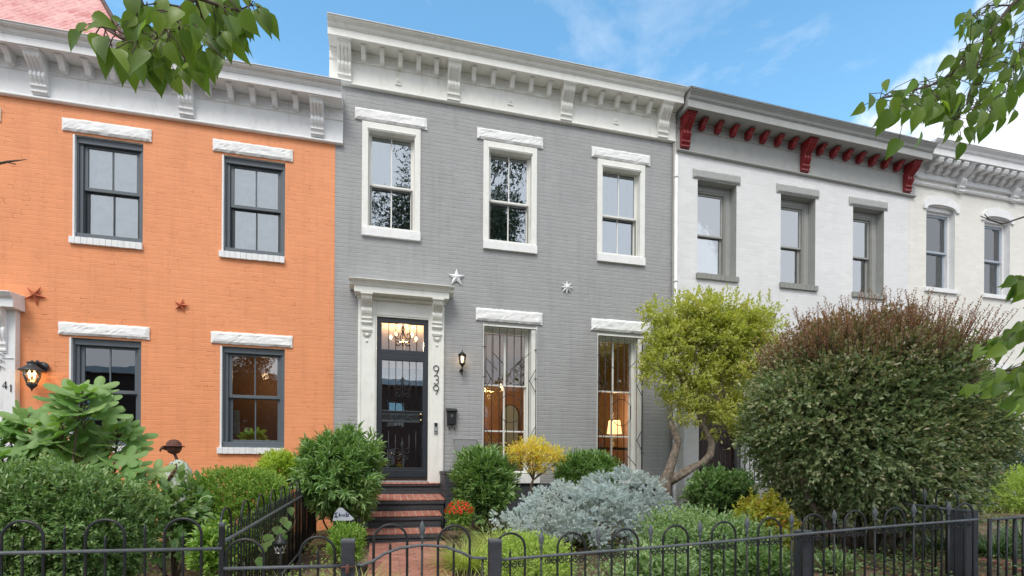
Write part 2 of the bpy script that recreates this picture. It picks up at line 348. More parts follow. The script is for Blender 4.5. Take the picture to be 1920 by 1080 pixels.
def leaves(name, P, D, U, Ln, Wd, tmpl, mats, parent=None, mi=None, keep=None):
    """one mesh of many leaf faces: P base, D axis, U approx normal"""
    tv, tf = tmpl; P = np.asarray(P, float); n = len(P); D = nrm(np.asarray(D, float)); U = np.asarray(U, float)
    S = nrm(np.cross(U, D)); U = np.cross(D, S)
    Ln = np.broadcast_to(Ln, (n,)); Wd = np.broadcast_to(Wd, (n,))
    V = (P[:, None, :]+D[:, None, :]*(tv[None, :, 0, None]*Ln[:, None, None])+S[:, None, :]*(tv[None, :, 1, None]*Wd[:, None, None])
         + U[:, None, :]*(tv[None, :, 2, None]*Ln[:, None, None])).reshape(-1, 3)
    k = len(tv); sizes = np.array([len(f) for f in tf]); flat = np.concatenate([np.array(f) for f in tf])
    lv = (np.arange(n)[:, None]*k+flat[None, :]).ravel()
    starts = (np.arange(n)[:, None]*len(flat)+np.concatenate([[0], np.cumsum(sizes)[:-1]])[None, :]).ravel()
    me = bpy.data.meshes.new(name); me.vertices.add(len(V)); me.vertices.foreach_set('co', V.astype(np.float32).ravel())
    me.loops.add(len(lv)); me.loops.foreach_set('vertex_index', lv.astype(np.int32))
    me.polygons.add(len(starts)); me.polygons.foreach_set('loop_start', starts.astype(np.int32))
    me.polygons.foreach_set('loop_total', np.tile(sizes, n).astype(np.int32))
    me.polygons.foreach_set('use_smooth', np.ones(len(starts), bool))
    for m in (mats if isinstance(mats, (list, tuple)) else [mats]): me.materials.append(m)
    if mi is not None: me.polygons.foreach_set('material_index', np.repeat(mi, len(tf)).astype(np.int32))
    me.update(calc_edges=True); o = bpy.data.objects.new(name, me); C.objects.link(o)
    if parent: o.parent = parent
    return o
def rnd_dirs(n):
    return nrm(RNG.normal(size=(n, 3)))
def crown(cx, cy, cz, rx, ry, rz, ntw, k, tl, power=2., lump=.16, zmin=None, up=.35, spread=.9, fill=.55, bottom=None, nl=10, shell=.25):
    """twig tips in a lumpy volume; k leaves along every twig -> bases, axes, normals"""
    d = rnd_dirs(ntw)
    if power != 2.:
        e = (np.abs(d)**power).sum(1)**(1/power); rad = 1/e
    else: rad = np.ones(ntw)
    ld = rnd_dirs(nl); ls = RNG.uniform(.5, 1, nl); l = np.zeros(ntw)
    for a, s_ in zip(ld, ls): l = np.maximum(l, s_*np.exp(-(1-d@a)*11))
    rad = rad*(1-lump+lump*1.5*l+RNG.normal(0, .03, ntw))
    q = RNG.random(ntw); depth = np.where(RNG.random(ntw) < fill, 1-shell*q**1.0, 1-(shell+.45*q))
    p = d*(rad*depth)[:, None]*np.array([rx, ry, rz])+np.array([cx, cy, cz])
    dirs = nrm(nrm(d/np.array([rx, ry, rz]))+np.array([0, 0, up])+RNG.normal(0, .38, (ntw, 3)))
    ok = np.ones(ntw, bool)
    if zmin is not None: ok &= p[:, 2] > zmin
    p, dirs = p[ok], dirs[ok]; n = len(p)
    t = np.tile(np.linspace(.05, 1, k), n); P0 = np.repeat(p, k, 0); DD = np.repeat(dirs, k, 0)
    r = RNG.normal(size=(n*k, 3)); lat = nrm(np.cross(DD, r))
    P = P0+DD*(t*tl*RNG.uniform(.7, 1.3, n*k))[:, None]
    A = nrm(DD*(.45+.55*t)[:, None]+lat*(spread*(1.15-.6*t))[:, None]); U = nrm(DD*.8+np.array([0, 0, .7])+RNG.normal(0, .35, (n*k, 3)))
    return P, A, U
def limb(mb, a, b, r0, r1, bend=.1, n=6, seed=0, seg=7):
    rg = random.Random(seed); a, b = Vector(a), Vector(b); d = b-a
    off = Vector((rg.uniform(-1, 1), rg.uniform(-1, 1), rg.uniform(-.4, .6)))*bend*d.length
    pts = [a+d*t+off*math.sin(math.pi*t) for t in [i/n for i in range(n+1)]]
    mb.tube(pts, [r0+(r1-r0)*i/n for i in range(n+1)], seg); return pts
# ================================================================== SETTING
def sheet(name, x0, x1, y0, y1, nx, ny, zf, mat):
    v = []; f = []
    for j in range(ny+1):
        for i in range(nx+1):
            x = x0+(x1-x0)*i/nx; y = y0+(y1-y0)*j/ny; v.append((x, y, zf(x, y)))
    f = [(j*(nx+1)+i, j*(nx+1)+i+1, (j+1)*(nx+1)+i+1, (j+1)*(nx+1)+i) for j in range(ny) for i in range(nx)]
    mb = MB(); mb.add(v, f, 0, True); return tag(mb.build(name, mat), kind='structure')
sheet('ground', -300, 300, -300, 300, 8, 8, lambda x, y: -.06, M['soil'])
sheet('garden_soil', -9, 19, -5.6, .1, 140, 34, lambda x, y: float(ground_z(x, y))+.015*math.sin(x*7+y*3)*math.sin(y*9), M['soil'])
sheet('sidewalk', -40, 50, -8.2, -5.6, 30, 4, lambda x, y: .20+.02*max(-8, min(12, x)), M['concrete'])
sheet('road', -80, 90, -22, -8.35, 30, 6, lambda x, y: .06+.02*max(-8, min(12, x)), M['asphalt'])
kb = MB(); kb.box(-40, 50, -8.35, -8.2, -.05, .2); tag(kb.build('kerb', M['concrete']), kind='structure')
# brick path from gate to stoop
pth = MB(); pv = []; 
for i in range(13):
    y = -5.6+i*(4.0/12); z = float(ground_z(.2, y))-.01+.035; xl = -.12-.03*i/12; xr = .62+.26*i/12
    pv += [(xl, y, z), (xr, y, z), (xl, y, z-.15), (xr, y, z-.15)]
pth.add(pv, [(4*i, 4*i+1, 4*i+5, 4*i+4) for i in range(12)]+[(4*i+1, 4*i+3, 4*i+7, 4*i+5) for i in range(12)]+[(4*i+2, 4*i, 4*i+4, 4*i+6) for i in range(12)])
tag(pth.build('brick_path', M['path']), kind='structure')
# low path of the neighbour seen through the right fence
npth = MB()
for i in range(8):
    npth.box(6.15+.1*i, 6.75+.1*i, -5.5+.5*i, -5.02+.5*i, .2, float(ground_z(6, -5.3+.5*i))+.03)
tag(npth.build('stepping_path', M['path']), kind='structure')

# ================================================================== HOUSE PARTS
def wall_mesh(x0, x1, z0, z1, ops, depth=.3, back=9., top=None):
    mb = MB(); xs = sorted({x0, x1}|{o[0] for o in ops}|{o[1] for o in ops}); zs = sorted({z0, z1}|{o[2] for o in ops}|{o[3] for o in ops})
    hole = lambda a, b: any(o[0] <= a < o[1] and o[2] <= b < o[3] for o in ops)
    for i in range(len(xs)-1):
        for j in range(len(zs)-1):
            a, b, c, d = xs[i], xs[i+1], zs[j], zs[j+1]
            if hole((a+b)/2, (c+d)/2): continue
            mb.add([(a, 0, c), (b, 0, c), (b, 0, d), (a, 0, d)], [(0, 1, 2, 3)]); mb.add([(a, depth, c), (b, depth, c), (b, depth, d), (a, depth, d)], [(3, 2, 1, 0)])
    for o in ops:
        a, b, c, d = o
        for q in ([(a,0,c),(a,depth,c),(a,depth,d),(a,0,d)], [(b,0,c),(b,0,d),(b,depth,d),(b,depth,c)], [(a,0,d),(a,depth,d),(b,depth,d),(b,0,d)], [(a,0,c),(b,0,c),(b,depth,c),(a,depth,c)]):
            mb.add(q, [(0, 1, 2, 3)], 1)
    for x, s in ((x0, -1), (x1, 1)):
        mb.add([(x, 0, z0), (x, back, z0), (x, back, z1), (x, 0, z1)], [(0, 1, 2, 3)])
    mb.add([(x0, back, z0), (x1, back, z0), (x1, back, z1), (x0, back, z1)], [(0, 1, 2, 3)])
    return mb
def build_plain(mb, name, mats, parent):      # no normal recalculation needed for open walls
    return mb.build(name, mats, parent)
OUTER = [(1,0),(1,.065),(.94,.085),(.94,.15),(.86,.21),(.70,.28),(.52,.345),(.40,.395),(.34,.43),(.40,.455),(.43,.50),(.42,.56),(.34,.64),(.25,.70),(.21,.74),(.21,.76),(.29,.775),(.29,.81),(.20,.85),(.16,.89),(.22,.91),(.22,.955),(.10,.975),(.10,1)]
def scroll_bracket(w, p, h, ribs=4):
    """console bracket, origin: centre of its top edge on the wall"""
    mb = MB(); pts = [(-p*a*(.9 if .1 < t < .77 else 1.), -h*t) for a, t in OUTER]+[(0, -h), (0, 0)]
    mb.prof(pts, -w/2, w/2)
    rp = [(-p*a-.004, -h*t) for a, t in OUTER if .14 < t < .765]; n = len(rp)
    back = [(y+.035, z) for y, z in rp][::-1]
    g = w/ribs
    for i in range(ribs):
        x0 = -w/2+g*i+g*.16; mb.prof(rp+back, x0, x0+g*.68, smooth=False)
    mb.box(-w/2-.012, w/2+.012, -p-.02, 0, -.022*1, 0)
    return mb
def modillion_mb(w, p, h):
    mb = MB(); mb.prof([(0, 0), (-p, 0), (-p, -h*.20), (-p*.80, -h*.36), (-p*.62, -h*.62), (-p*.48, -h), (0, -h)], -w/2, w/2)
    mb.box(-w/2-.012, w/2+.012, -p-.012, 0, -.018, 0); return mb
def cornice(house, x0, x1, zfb, zsf, ztop, p, mat, slope=0., mats=None, xr=None):
    """frieze board from zfb to zsf, soffit at zsf, fascia and crown to ztop"""
    r = x0; mb = MB(); S = dict(slope=slope, ref=r)
    mb.prof([(0, zfb), (-.05, zfb), (-.065, zfb+.012), (-.065, zfb+.03), (-.04, zfb+.05), (-.03, zfb+.055), (-.03, zsf-.185), (-.05, zsf-.175), (-.05, zsf-.15), (-.038, zsf-.14), (-.038, zsf-.05), (-.055, zsf-.03), (-.055, zsf), (0, zsf)], x0, x1, **S)
    hb = (ztop-zsf)*.48
    mb.prof([(0, zsf+.001), (-p+.03, zsf+.001), (-p+.03, zsf-.008), (-p, zsf-.008), (-p, zsf+hb), (-p-.015, zsf+hb+.004), (-p-.015, zsf+hb+.014), (-p-.028, zsf+hb+.02), (-p-.045, zsf+hb+.06), (-p-.08, ztop-.045), (-p-.10, ztop-.03), (-p-.10, ztop-.012), (-p-.12, ztop-.01), (-p-.12, ztop), (.2, ztop+.03), (.2, zsf+.05), (0, zsf+.05)], x0-.0, x1, **S)
    return mb.build('cornice', mat, house, bevel=.003)
def put(proto, n, parent, loc, first):
    o = proto if first else proto.copy()
    if not first: C.objects.link(o)
    o.parent = parent; o.location = loc; return o
def series(mb, name, mat, parent, locs, bevel=.003):
    pr = mb.build(name, mat, parent, bevel=bevel)
    for i, l in enumerate(locs): put(pr, i, parent, l, i == 0)
def sash_mb(x0, x1, z0, z1, y, w=.045, t=.035, mx=1, mz=0, mw=.02, bot=None):
    mb = MB(); b = bot or w
    mb.box(x0, x0+w, y, y+t, z0, z1); mb.box(x1-w, x1, y, y+t, z0, z1); mb.box(x0+w, x1-w, y, y+t, z1-w, z1); mb.box(x0+w, x1-w, y, y+t, z0, z0+b)
    for i in range(mx):
        c = x0+w+(x1-x0-2*w)*(i+1)/(mx+1); mb.box(c-mw/2, c+mw/2, y+.004, y+t-.004, z0+b, z1-w)
    for i in range(mz):
        c = z0+b+(z1-w-z0-b)*(i+1)/(mz+1); mb.box(x0+w, x1-w, y+.005, y+t-.005, c-mw/2, c+mw/2)
    return mb
def curtain_ob(parent, x0, x1, z0, z1, y, mat, name='curtain', amp=.006, waves=3):
    mb = MB(); n = 60; v = []
    for i in range(n+1):
        x = x0+(x1-x0)*i/n; d = amp*math.sin(waves*math.pi*i/n*2)+amp*.5*math.sin(i*.71)
        v += [(x, y+d, z0), (x, y+d, z1), (x, y+d+.004, z0), (x, y+d+.004, z1)]
    f = [(4*i, 4*i+4, 4*i+5, 4*i+1) for i in range(n)]+[(4*i+2, 4*i+3, 4*i+7, 4*i+6) for i in range(n)]
    mb.add(v, f, 0, True); return mb.build(name, mat, parent)
def dh_window(house, x0, x1, z0, z1, y, fm, sm, fw=.05, glass='g_hi', sw=.045, curtain_or_backing=None, mx=1, zm=None, extra=None, gl2=None, lower_mat=None, cur_z=None, sbot=.07):
    """double-hung window; y = depth of the frame face behind the wall face"""
    fr = MB(); d = .14
    fr.box(x0, x0+fw, y, y+d, z0, z1); fr.box(x1-fw, x1, y, y+d, z0, z1); fr.box(x0+fw, x1-fw, y, y+d, z1-fw, z1); fr.box(x0+fw, x1-fw, y-.01, y+d, z0, z0+fw*.8)
    if extra: extra(fr)
    W = fr.build('window', fm, house, bevel=.004)
    a, b, c, e = x0+fw, x1-fw, z0+fw*.8, z1-fw; m = zm or (c+e)/2
    sash_mb(a, b, m-.02, e, y+.03, sw, .035, mx).build('upper_sash', sm, W, bevel=.003)
    sash_mb(a, b, c, m+.02, y+.072, sw, .035, mx, bot=sbot).build('lower_sash', lower_mat or sm, W, bevel=.003)
    MB().box(a+sw, b-sw, y+.045, y+.05, m+.02, e-sw).build('glass_pane', M[glass], W)
    MB().box(a+sw, b-sw, y+.088, y+.093, c+sbot, m-.02).build('glass_pane', M[gl2 or glass], W)
    if curtain_or_backing: curtain_ob(W, x0+.03, x1-.03, cur_z or z0, z1, y+.125, M[curtain_or_backing])  # some hold a dark sheet instead, the room's dimness in its colour
    return W
def lintel(W, x0, x1, z0, z1, seed, mat='stone_white', yf=-.035, amp=.0035):
    return rockblock(x0, x1, z0, z1, yf, .14, amp, seed).build('lintel', M[mat], W)
def sill(W, x0, x1, z0, z1, mat, yf=-.06, y1=.1, bricks=0):
    mb = MB()
    if bricks:
        w_ = (x1-x0)/bricks
        for i in range(bricks):
            mb.box(x0+i*w_+.002, x0+(i+1)*w_-.002, yf+random.uniform(-.003, .003), y1, z0+random.uniform(-.002, .002), z1+random.uniform(-.002, .002))
        mb.box(x0+.004, x1-.004, yf+.008, y1-.002, z0+.008, z1-.008)
    else: mb.box(x0, x1, yf, y1, z0, z1)
    return mb.build('sill', mat, W, bevel=.004)
def roof_slab(house, x0, x1, z, y1=9.):
    return MB().box(x0+.01, x1-.01, .12, y1, z-.05, z).build('roof', M['trim_grey2'], house)
def star5(r, ri, t, n=5, rot=90):
    mb = MB(); v = []; 
    for k in range(2*n):
        a = R(rot)+math.pi*k/n; q = r if k % 2 == 0 else ri; v.append((q*math.cos(a), 0, q*math.sin(a)))
    v += [(0, -t, 0), (0, .004, 0)]; c = 2*n
    mb.add(v, [(k, (k+1) % c, c) for k in range(c)]+[((k+1) % c, k, c+1) for k in range(c)]); return mb

# ================================================================== ORANGE HOUSE
H1 = empty('row_house', (0, 0, 0), 'bright orange painted brick row house with white stone lintels and dark grey windows', 'house')
opsO = [(-6.30, -5.40, 4.95, 6.46), (-4.41, -3.51, 4.95, 6.46), (-2.43, -1.52, 4.95, 6.46), (-4.44, -3.52, 1.90, 3.48), (-2.44, -1.51, 1.90, 3.48), (-6.25, -5.35, 1.35, 3.6)]
wall_mesh(-6.95, -.762, 0, 7.44, opsO).build('wall', [M['orange'], M['trim_white']], H1)
roof_slab(H1, -6.95, -.762, 7.60)
MB().box(-6.9, -.8, 1.6, 1.7, .5, 7.3).box(-6.9, -.8, .31, 1.6, 4.2, 4.3).build('interior_wall', M['interior'], H1)
cO = cornice(H1, -6.95, -.64, 6.865, 7.43, 7.64, .34, M['trim_white'])
series(scroll_bracket(.20, .27, .50), 'bracket', M['trim_white'], cO, [(x, -.03, 7.428) for x in (-6.78, -4.79, -2.91, -1.03)])
ml = []
for a, b in ((-6.78, -4.79), (-4.79, -2.91), (-2.91, -1.03)): ml += [(a+(b-a)*k/6, -.035, 7.428) for k in range(1, 6)]
series(modillion_mb(.075, .22, .155), 'modillion', M['trim_white'], cO, ml)
k = 0
for (a, b, c, d) in opsO[:5]:
    up = c > 4; k += 1
    def ex(fr, a=a, b=b, c=c, d=d):
        fr.box(a+.001, b-.001, .05, .079, d-.09, d-.001); fr.box(a+.001, a+.045, .055, .079, c+.06, d-.09); fr.box(b-.045, b-.001, .055, .079, c+.06, d-.09); fr.box(a+.001, b-.001, .03, .079, c+.001, c+.085)
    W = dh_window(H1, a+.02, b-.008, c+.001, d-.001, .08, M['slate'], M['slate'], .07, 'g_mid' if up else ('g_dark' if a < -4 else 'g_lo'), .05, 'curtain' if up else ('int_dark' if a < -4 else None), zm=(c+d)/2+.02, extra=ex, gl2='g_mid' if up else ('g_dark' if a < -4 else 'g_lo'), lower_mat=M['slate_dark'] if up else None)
    lintel(W, a-.13, b+.115, d+.03, d+.215, 30+k)
    sill(W, a-.035, b+.005, c-.10, c, M['trim_white'], -.045, .05, bricks=12)
    MB().box(a-.004, a+.02, -.002, .085, c, d).build('white_jamb', M['trim_white'], W)
# door surround at the left edge
ds = MB(); ds.box(-6.55, -6.25, -.10, .05, .6, 3.80); ds.box(-5.35, -5.045, -.10, .05, .6, 3.80); ds.box(-6.25, -5.35, -.06, .06, 3.45, 3.80)
DS = ds.build('door_surround', M['trim_white'], H1, bevel=.004)
hd = MB(); hd.prof([(0, 3.80), (-.26, 3.80), (-.26, 3.92), (-.30, 3.94), (-.34, 3.99), (-.34, 4.0), (0, 4.03)], -6.62, -4.985); hd.build('hood', M['trim_white'], DS, bevel=.004)
series(scroll_bracket(.17, .15, .62), 'carved_corbel', M['trim_white'], DS, [(-6.40, -.10, 3.80), (-5.225, -.10, 3.80)])
orn = MB()
for q in range(9):
    a = random.random()*6; orn.tube([(-5.225+.055*math.cos(a+s*.9)*(1-.08*s), -.118-.006*math.sin(s), 3.66-.085*q+.035*math.sin(a+s*.9)) for s in range(6)], .009, 6)
orn.tube([(-5.30, -.112, 3.115), (-5.06, -.112, 3.115)], .006, 6); orn.tube([(-5.225, -.112, 3.09), (-5.225, -.112, 2.93)], [.02, .006], 6)
orn.build('carving', M['trim_white'], DS)
MB().box(-6.25, -5.35, .06, .11, 1.35, 3.45).box(-6.1, -5.5, .04, .06, 1.6, 2.3).box(-6.1, -5.5, .04, .06, 2.5, 3.3).build('front_door', M['slate_dark'], H1, bevel=.006)
def digit(ch, x, z, h, y, r=.006):
    mb = MB(); q = h*.30
    if ch == '9':
        c = (x, z+h-q); mb.tube([(c[0]+q*math.cos(R(a)), y, c[1]+q*math.sin(R(a))) for a in range(0, 361, 15)], r, 6)
        mb.tube([(x+q, y, c[1]), (x+q*.82, y, c[1]-h*.22), (x+q*.25, y, z+h*.10), (x-q*.05, y, z)], r, 6)
    elif ch == '3':
        q2 = h*.27; pts = [(x-q2*.85, y, z+h-q2*.45)]+[(x+q2*math.cos(R(a)), y, z+h-q2+q2*math.sin(R(a))) for a in range(140, -71, -15)]+[(x-q2*.1, y, z+h*.5)]
        mb.tube(pts, r, 6); pts = [(x-q2*.1, y, z+h*.5)]+[(x+q2*math.cos(R(a)), y, z+q2+q2*math.sin(R(a))) for a in range(65, -151, -15)]; mb.tube(pts, r, 6)
    elif ch == '4':
        mb.tube([(x+h*.14, y, z), (x+h*.14, y, z+h), (x-h*.22, y, z+h*.32), (x+h*.28, y, z+h*.32)], r, 6)
    elif ch == '1':
        mb.tube([(x-h*.1, y, z+h*.8), (x, y, z+h), (x, y, z)], r, 6)
    return mb
for ch, px, py in (('9', -14, 727), ('4', 8, 729), ('1', 20, 735)):
    p = at(px, py, -.11); digit(ch, p.x, p.z, .105, -.108, .006).build('house_number', M['black'], H1)
# ================================================================== GREY HOUSE
H2 = empty('row_house', (0, 0, 0), 'grey painted brick row house with ivory cornice, number 939 and barred lower windows', 'house')
UWX = [(-.19, .475), (1.82, 2.55), (3.955, 4.69)]
UWC = [(-.34, .615), (1.70, 2.675), (3.84, 4.805)]
opsG = [(a+.02, b-.02, 5.46, 7.33) for a, b in UWC]+[(1.714, 2.70, 1.45, 4.14), (3.86, 4.80, 1.45, 4.12), (-.095, .775, 1.38, 4.13)]
wall_mesh(-.76, 5.41, 0, 8.42, opsG).build('wall', [M['grey'], M['trim_cream']], H2)
MB().box(-.757, 5.407, -.025, .0, 0, 1.335).build('foundation', M['dark_brick'], H2, bevel=.004)
roof_slab(H2, -.76, 5.41, 8.60)
cG = cornice(H2, -.86, 5.43, 7.855, 8.425, 8.655, .32, M['trim_cream'])
bx = (-.62, 1.16, 3.20, 5.14)
series(scroll_bracket(.215, .26, .56), 'bracket', M['trim_cream'], cG, [(x, -.03, 8.423) for x in bx])
ml = []
for a, b in zip(bx, bx[1:]): ml += [(a+(b-a)*k/6, -.035, 8.423) for k in range(1, 6)]
series(modillion_mb(.07, .20, .17), 'modillion', M['trim_cream'], cG, ml)
fb = MB(); fb.box(-.055, .055, -.012, 0, -.06, .06); fb.box(-.035, .035, -.022, -.012, -.035, .035); fb.lathe((0, -.025, 0), [(.012, -.01), (.012, .01)], 8); fb.box(-.05, .05, -.02, 0, -.075, -.06)
series(fb, 'frieze_block', M['trim_cream'], cG, [(.24, -.03, 8.08), (2.17, -.03, 8.08), (4.20, -.03, 8.08)])
for i, ((a, b), (g0, g1)) in enumerate(zip(UWC, UWX)):
    def ex(fr, a=a, b=b):
        z0, z1 = 5.45, 7.33
        fr.box(a, a+.10, -.022, .079, z0+.13, z1); fr.box(b-.10, b, -.022, .079, z0+.13, z1); fr.box(a+.10, b-.10, -.022, .079, z1-.10, z1)
        fr.prof([(.079, z1-.10), (-.04, z1-.10), (-.045, z1-.112), (-.03, z1-.14), (.02, z1-.15), (.079, z1-.15)], a+.085, b-.085)
        fr.box(a+.10, b-.10, .0, .079, z0+.13, z0+.17)
    W = dh_window(H2, a+.10, b-.10, 5.56, 7.23, .08, M['trim_cream'], M['trim_cream'], .022, 'g_hi', .035, 'curtain_g', zm=6.36, extra=ex, sbot=.05)
    lintel(W, a-.115, b+.105, 7.345, 7.535, 50+i)
    sill(W, a+.001, b+.005, 5.435, 5.575, M['stone_white'], -.05, .02)
    scr = MB(); c0, c1 = a+.135, b-.135
    scr.box(c0-.012, c0+.012, .10, .112, 5.63, 6.34); scr.box(c1-.012, c1+.012, .10, .112, 5.63, 6.34); scr.box(c0, c1, .10, .112, 6.315, 6.34); scr.build('screen_frame', M['trim_grey2'], W)
grl = []
for i, (a, b, c, d) in enumerate(opsG[3:5]):
    def ex(fr, a=a, b=b, c=c, d=d):
        fr.box(b-.10, b-.003, .02, .199, c+.02, d-.003); fr.box(a+.003, a+.02, .0, .199, c+.02, d-.003); fr.box(b-.02, b-.001, -.008, .02, c, d); fr.box(a+.001, a+.012, -.008, .0, c, d)
        fr.box(a+.003, b-.003, .01, .199, d-.05, d-.003)
    fr = MB(); y = .20; ex(fr)
    fr.box(a+.003, a+.04, y, y+.1, c, d); fr.box(b-.14, b-.003, y, y+.1, c, d); fr.box(a+.04, b-.14, y, y+.1, d-.08, d-.003); fr.box(a+.003, b-.003, .0, y+.1, c-.0, c+.05)
    W = fr.build('window', M['trim_cream'], H2, bevel=.004)
    sa, sb = a+.04, b-.14; zz = [c+.05, c+.05+.77, c+.05+1.60, d-.08] if i == 0 else [c+.05, c+.05+.72, c+.05+1.58, d-.08]
    sash_mb(sa, sb, zz[2]-.02, zz[3], y+.02, .025, .035, 1, mw=.035).build('upper_sash', M['trim_cream'], W, bevel=.003)
    ls = sash_mb(sa, sb, zz[0], zz[2]+.012, y+.06, .025, .035, 1, mw=.03, bot=.05); ls.box(sa+.025, sb-.025, y+.062, y+.09, zz[1]-.014, zz[1]+.014); ls.build('lower_sash', M['trim_cream'], W, bevel=.003)
    MB().box(sa+.02, sb-.02, y+.035, y+.04, zz[2], zz[3]-.02).build('glass_pane', M['g_top'], W); MB().box(sa+.02, sb-.02, y+.075, y+.08, zz[0]+.03, zz[2]).build('glass_pane', M['g_clear'], W)
    lintel(W, *((1.58, 2.79) if i == 0 else (3.735, 4.93)), d+.035, d+.255, 60+i)
    sill(W, a-.06, b+.05, c-.115, c-.002, M['stone_white'], -.07, .0)
    # security grille of straight bars with an octagon
    g = MB(); y = -.035; xa, xb = a+.02, b-.03; za, zb = c+.06, d-.06; rr = .0065; P = lambda x, z: (xa+(xb-xa)*x, y, z)
    for q in range(8): g.tube([P(q/7, za), P(q/7, zb)], .0065, 6)
    for z_ in (za, zb): g.tube([P(0, z_), P(1, z_)], rr, 6)
    zc = c+1.20; hz_ = .24
    oc = [(.36, hz_), (.64, hz_), (.86, hz_*.5), (.86, -hz_*.5), (.64, -hz_), (.36, -hz_), (.14, -hz_*.5), (.14, hz_*.5), (.36, hz_)]
    cen = .5
    g.tube([(xa+(xb-xa)*u_, y-.012, zc+v_) for u_, v_ in [(.30, hz_), (.58+.0, hz_), (.72, hz_*.55), (.72, -hz_*.55), (.58, -hz_), (.42, -hz_), (.28, -hz_*.55), (.28, hz_*.55), (.42, hz_)]][1:] + [(xa+(xb-xa)*.58, y-.012, zc+hz_)], rr, 6)
    for s_ in (1, -1):
        for e, f_ in ((0, .13), (1, .87)):
            g.tube([P(e, zc+s_*.30), P(f_, zc+s_*.52)], rr, 6); g.tube([P(e, zc+s_*.72), P(f_, zc+s_*.50)], rr, 6)
            g.tube([P(f_, zc+s_*1.0), P(.5+(f_-.5)*.35, zc+s_*.78)], rr, 6)
    for z_ in (c+.45, c+1.75, d-.42):
        for x_ in (0, 1): g.tube([(P(x_, z_)[0]-.03, y, z_), (P(x_, z_)[0]+.03, y, z_)], .006, 6); g.tube([(P(x_, z_)[0], y, z_), (P(x_, z_)[0], .03, z_)], .006, 6)
    g.build('security_grille', M['iron'], W)
# doorway
ds = MB(); ds.box(-.385, -.11, -.05, .02, 1.30, 4.40); ds.box(.79, 1.03, -.05, .02, 1.34, 4.40); ds.box(-.11, .79, -.03, .03, 4.14, 4.46)
ds.box(-.11, -.085, -.03, .10, 1.36, 4.14); ds.box(.765, .79, -.03, .10, 1.36, 4.14); ds.box(-.085, .765, -.02, .10, 4.115, 4.14)
ds.box(-.37, -.34, -.062, -.05, 1.32, 4.40); ds.box(.985, 1.015, -.062, -.05, 1.36, 4.40)
DS = ds.build('door_surround', M['trim_cream'], H2, bevel=.004)
hd = MB(); hz0 = 4.425
hd.prof([(0, hz0), (-.26, hz0), (-.26, hz0+.10), (-.275, hz0+.105), (-.28, hz0+.12), (-.31, hz0+.155), (-.33, hz0+.165), (-.33, hz0+.178), (-.355, hz0+.18), (-.355, hz0+.193), (0, hz0+.215)], -.44, 1.085)
hd.prof([(0, hz0+.10), (-.27, hz0+.10), (-.29, hz0+.15), (-.34, hz0+.17), (-.35, hz0+.193), (0, hz0+.21)], -.52, 1.165)
hd.box(-.40, 1.05, -.10, 0, hz0-.05, hz0-.001); hd.build('hood', M['trim_cream'], DS, bevel=.004)
series(scroll_bracket(.17, .20, .46, 5), 'corbel', M['trim_cream'], DS, [(-.245, -.05, 4.42), (.905, -.05, 4.42)])
for cx_ in (-.245, .905):
    o_ = MB(); o_.box(cx_-.08, cx_+.08, -.085, -.05, 3.86, 3.885); o_.box(cx_-.07, cx_+.07, -.075, -.05, 3.84, 3.86)
    for q in range(7):
        a = R(200+q*23.3); o_.tube([(cx_, -.058, 3.82), (cx_+.065*math.cos(a), -.062, 3.825+.075*math.sin(a))], [.005, .011], 6)
    o_.lathe((cx_, -.055, 3.69), [(.004, -.03), (.018, -.015), (.018, .005), (.006, .02)], 8); o_.build('carved_drop', M['trim_cream'], DS)
x0, x1 = -.083, .763
tr = MB(); y = .02
tr.box(x0, x0+.075, y, y+.06, 3.50, 4.113); tr.box(x1-.075, x1, y, y+.06, 3.50, 4.113); tr.box(x0+.075, x1-.075, y, y+.06, 4.035, 4.113); tr.box(x0+.075, x1-.075, y, y+.06, 3.50, 3.585)
TRN = tr.build('transom', M['door'], H2, bevel=.005)
MB().box(x0+.07, x1-.07, y+.03, y+.035, 3.58, 4.04).build('glass_pane', M['g_clear'], TRN)
g = MB()
for q in range(1, 6): g.tube([(x0+.075+.696*q/6, y+.008, 3.58), (x0+.075+.696*q/6, y+.008, 4.04)], .006, 6)
def scroll(g, cx, cz, s, mir=1, y=0., turns=1.3, r0=1., rad=.006, a0=90):
    g.tube([(cx+mir*s*(1-.75*t/24)*math.cos(R(a0+turns*360*t/24)), y, cz+s*(1-.75*t/24)*math.sin(R(a0+turns*360*t/24))) for t in range(25)], rad, 6)
def fleur(g, cx, cz, s, y):
    for m_ in (1, -1):
        scroll(g, cx+m_*s*.62, cz+s*.25, s*.42, m_, y, 1.1, a0=200); scroll(g, cx+m_*s*.55, cz-s*.62, s*.34, m_, y, 1.1, a0=160)
        g.tube([(cx, y, cz+s*1.35), (cx+m_*s*.22, y, cz+s*.95), (cx+m_*s*.05, y, cz+s*.6), (cx+m_*s*.3, y, cz), (cx, y, cz-s*.9)], .007, 6)
    g.lathe((cx, y, cz), [(.004, -s*1.1), (.012, -s*.9), (.005, 0), (.014, s*1.1), (.003, s*1.4)], 8)
fleur(g, .34, 3.80, .15, y+.004); g.build('transom_grille', M['iron'], TRN)
sd_ = MB(); y = .0
sd_.box(x0, x0+.085, y, y+.045, 1.40, 3.495); sd_.box(x1-.085, x1, y, y+.045, 1.40, 3.495); sd_.box(x0+.085, x1-.085, y, y+.045, 3.40, 3.495); sd_.box(x0+.085, x1-.085, y, y+.045, 1.40, 1.60)
sd_.box(x0+.085, x1-.085, y, y+.045, 2.36, 2.385); sd_.box(x0+.085, x1-.085, y, y+.045, 2.535, 2.56); sd_.box(x0+.02, x1-.02, y-.012, y, 1.44, 1.56)
SD = sd_.build('storm_door', M['door'], H2, bevel=.005)
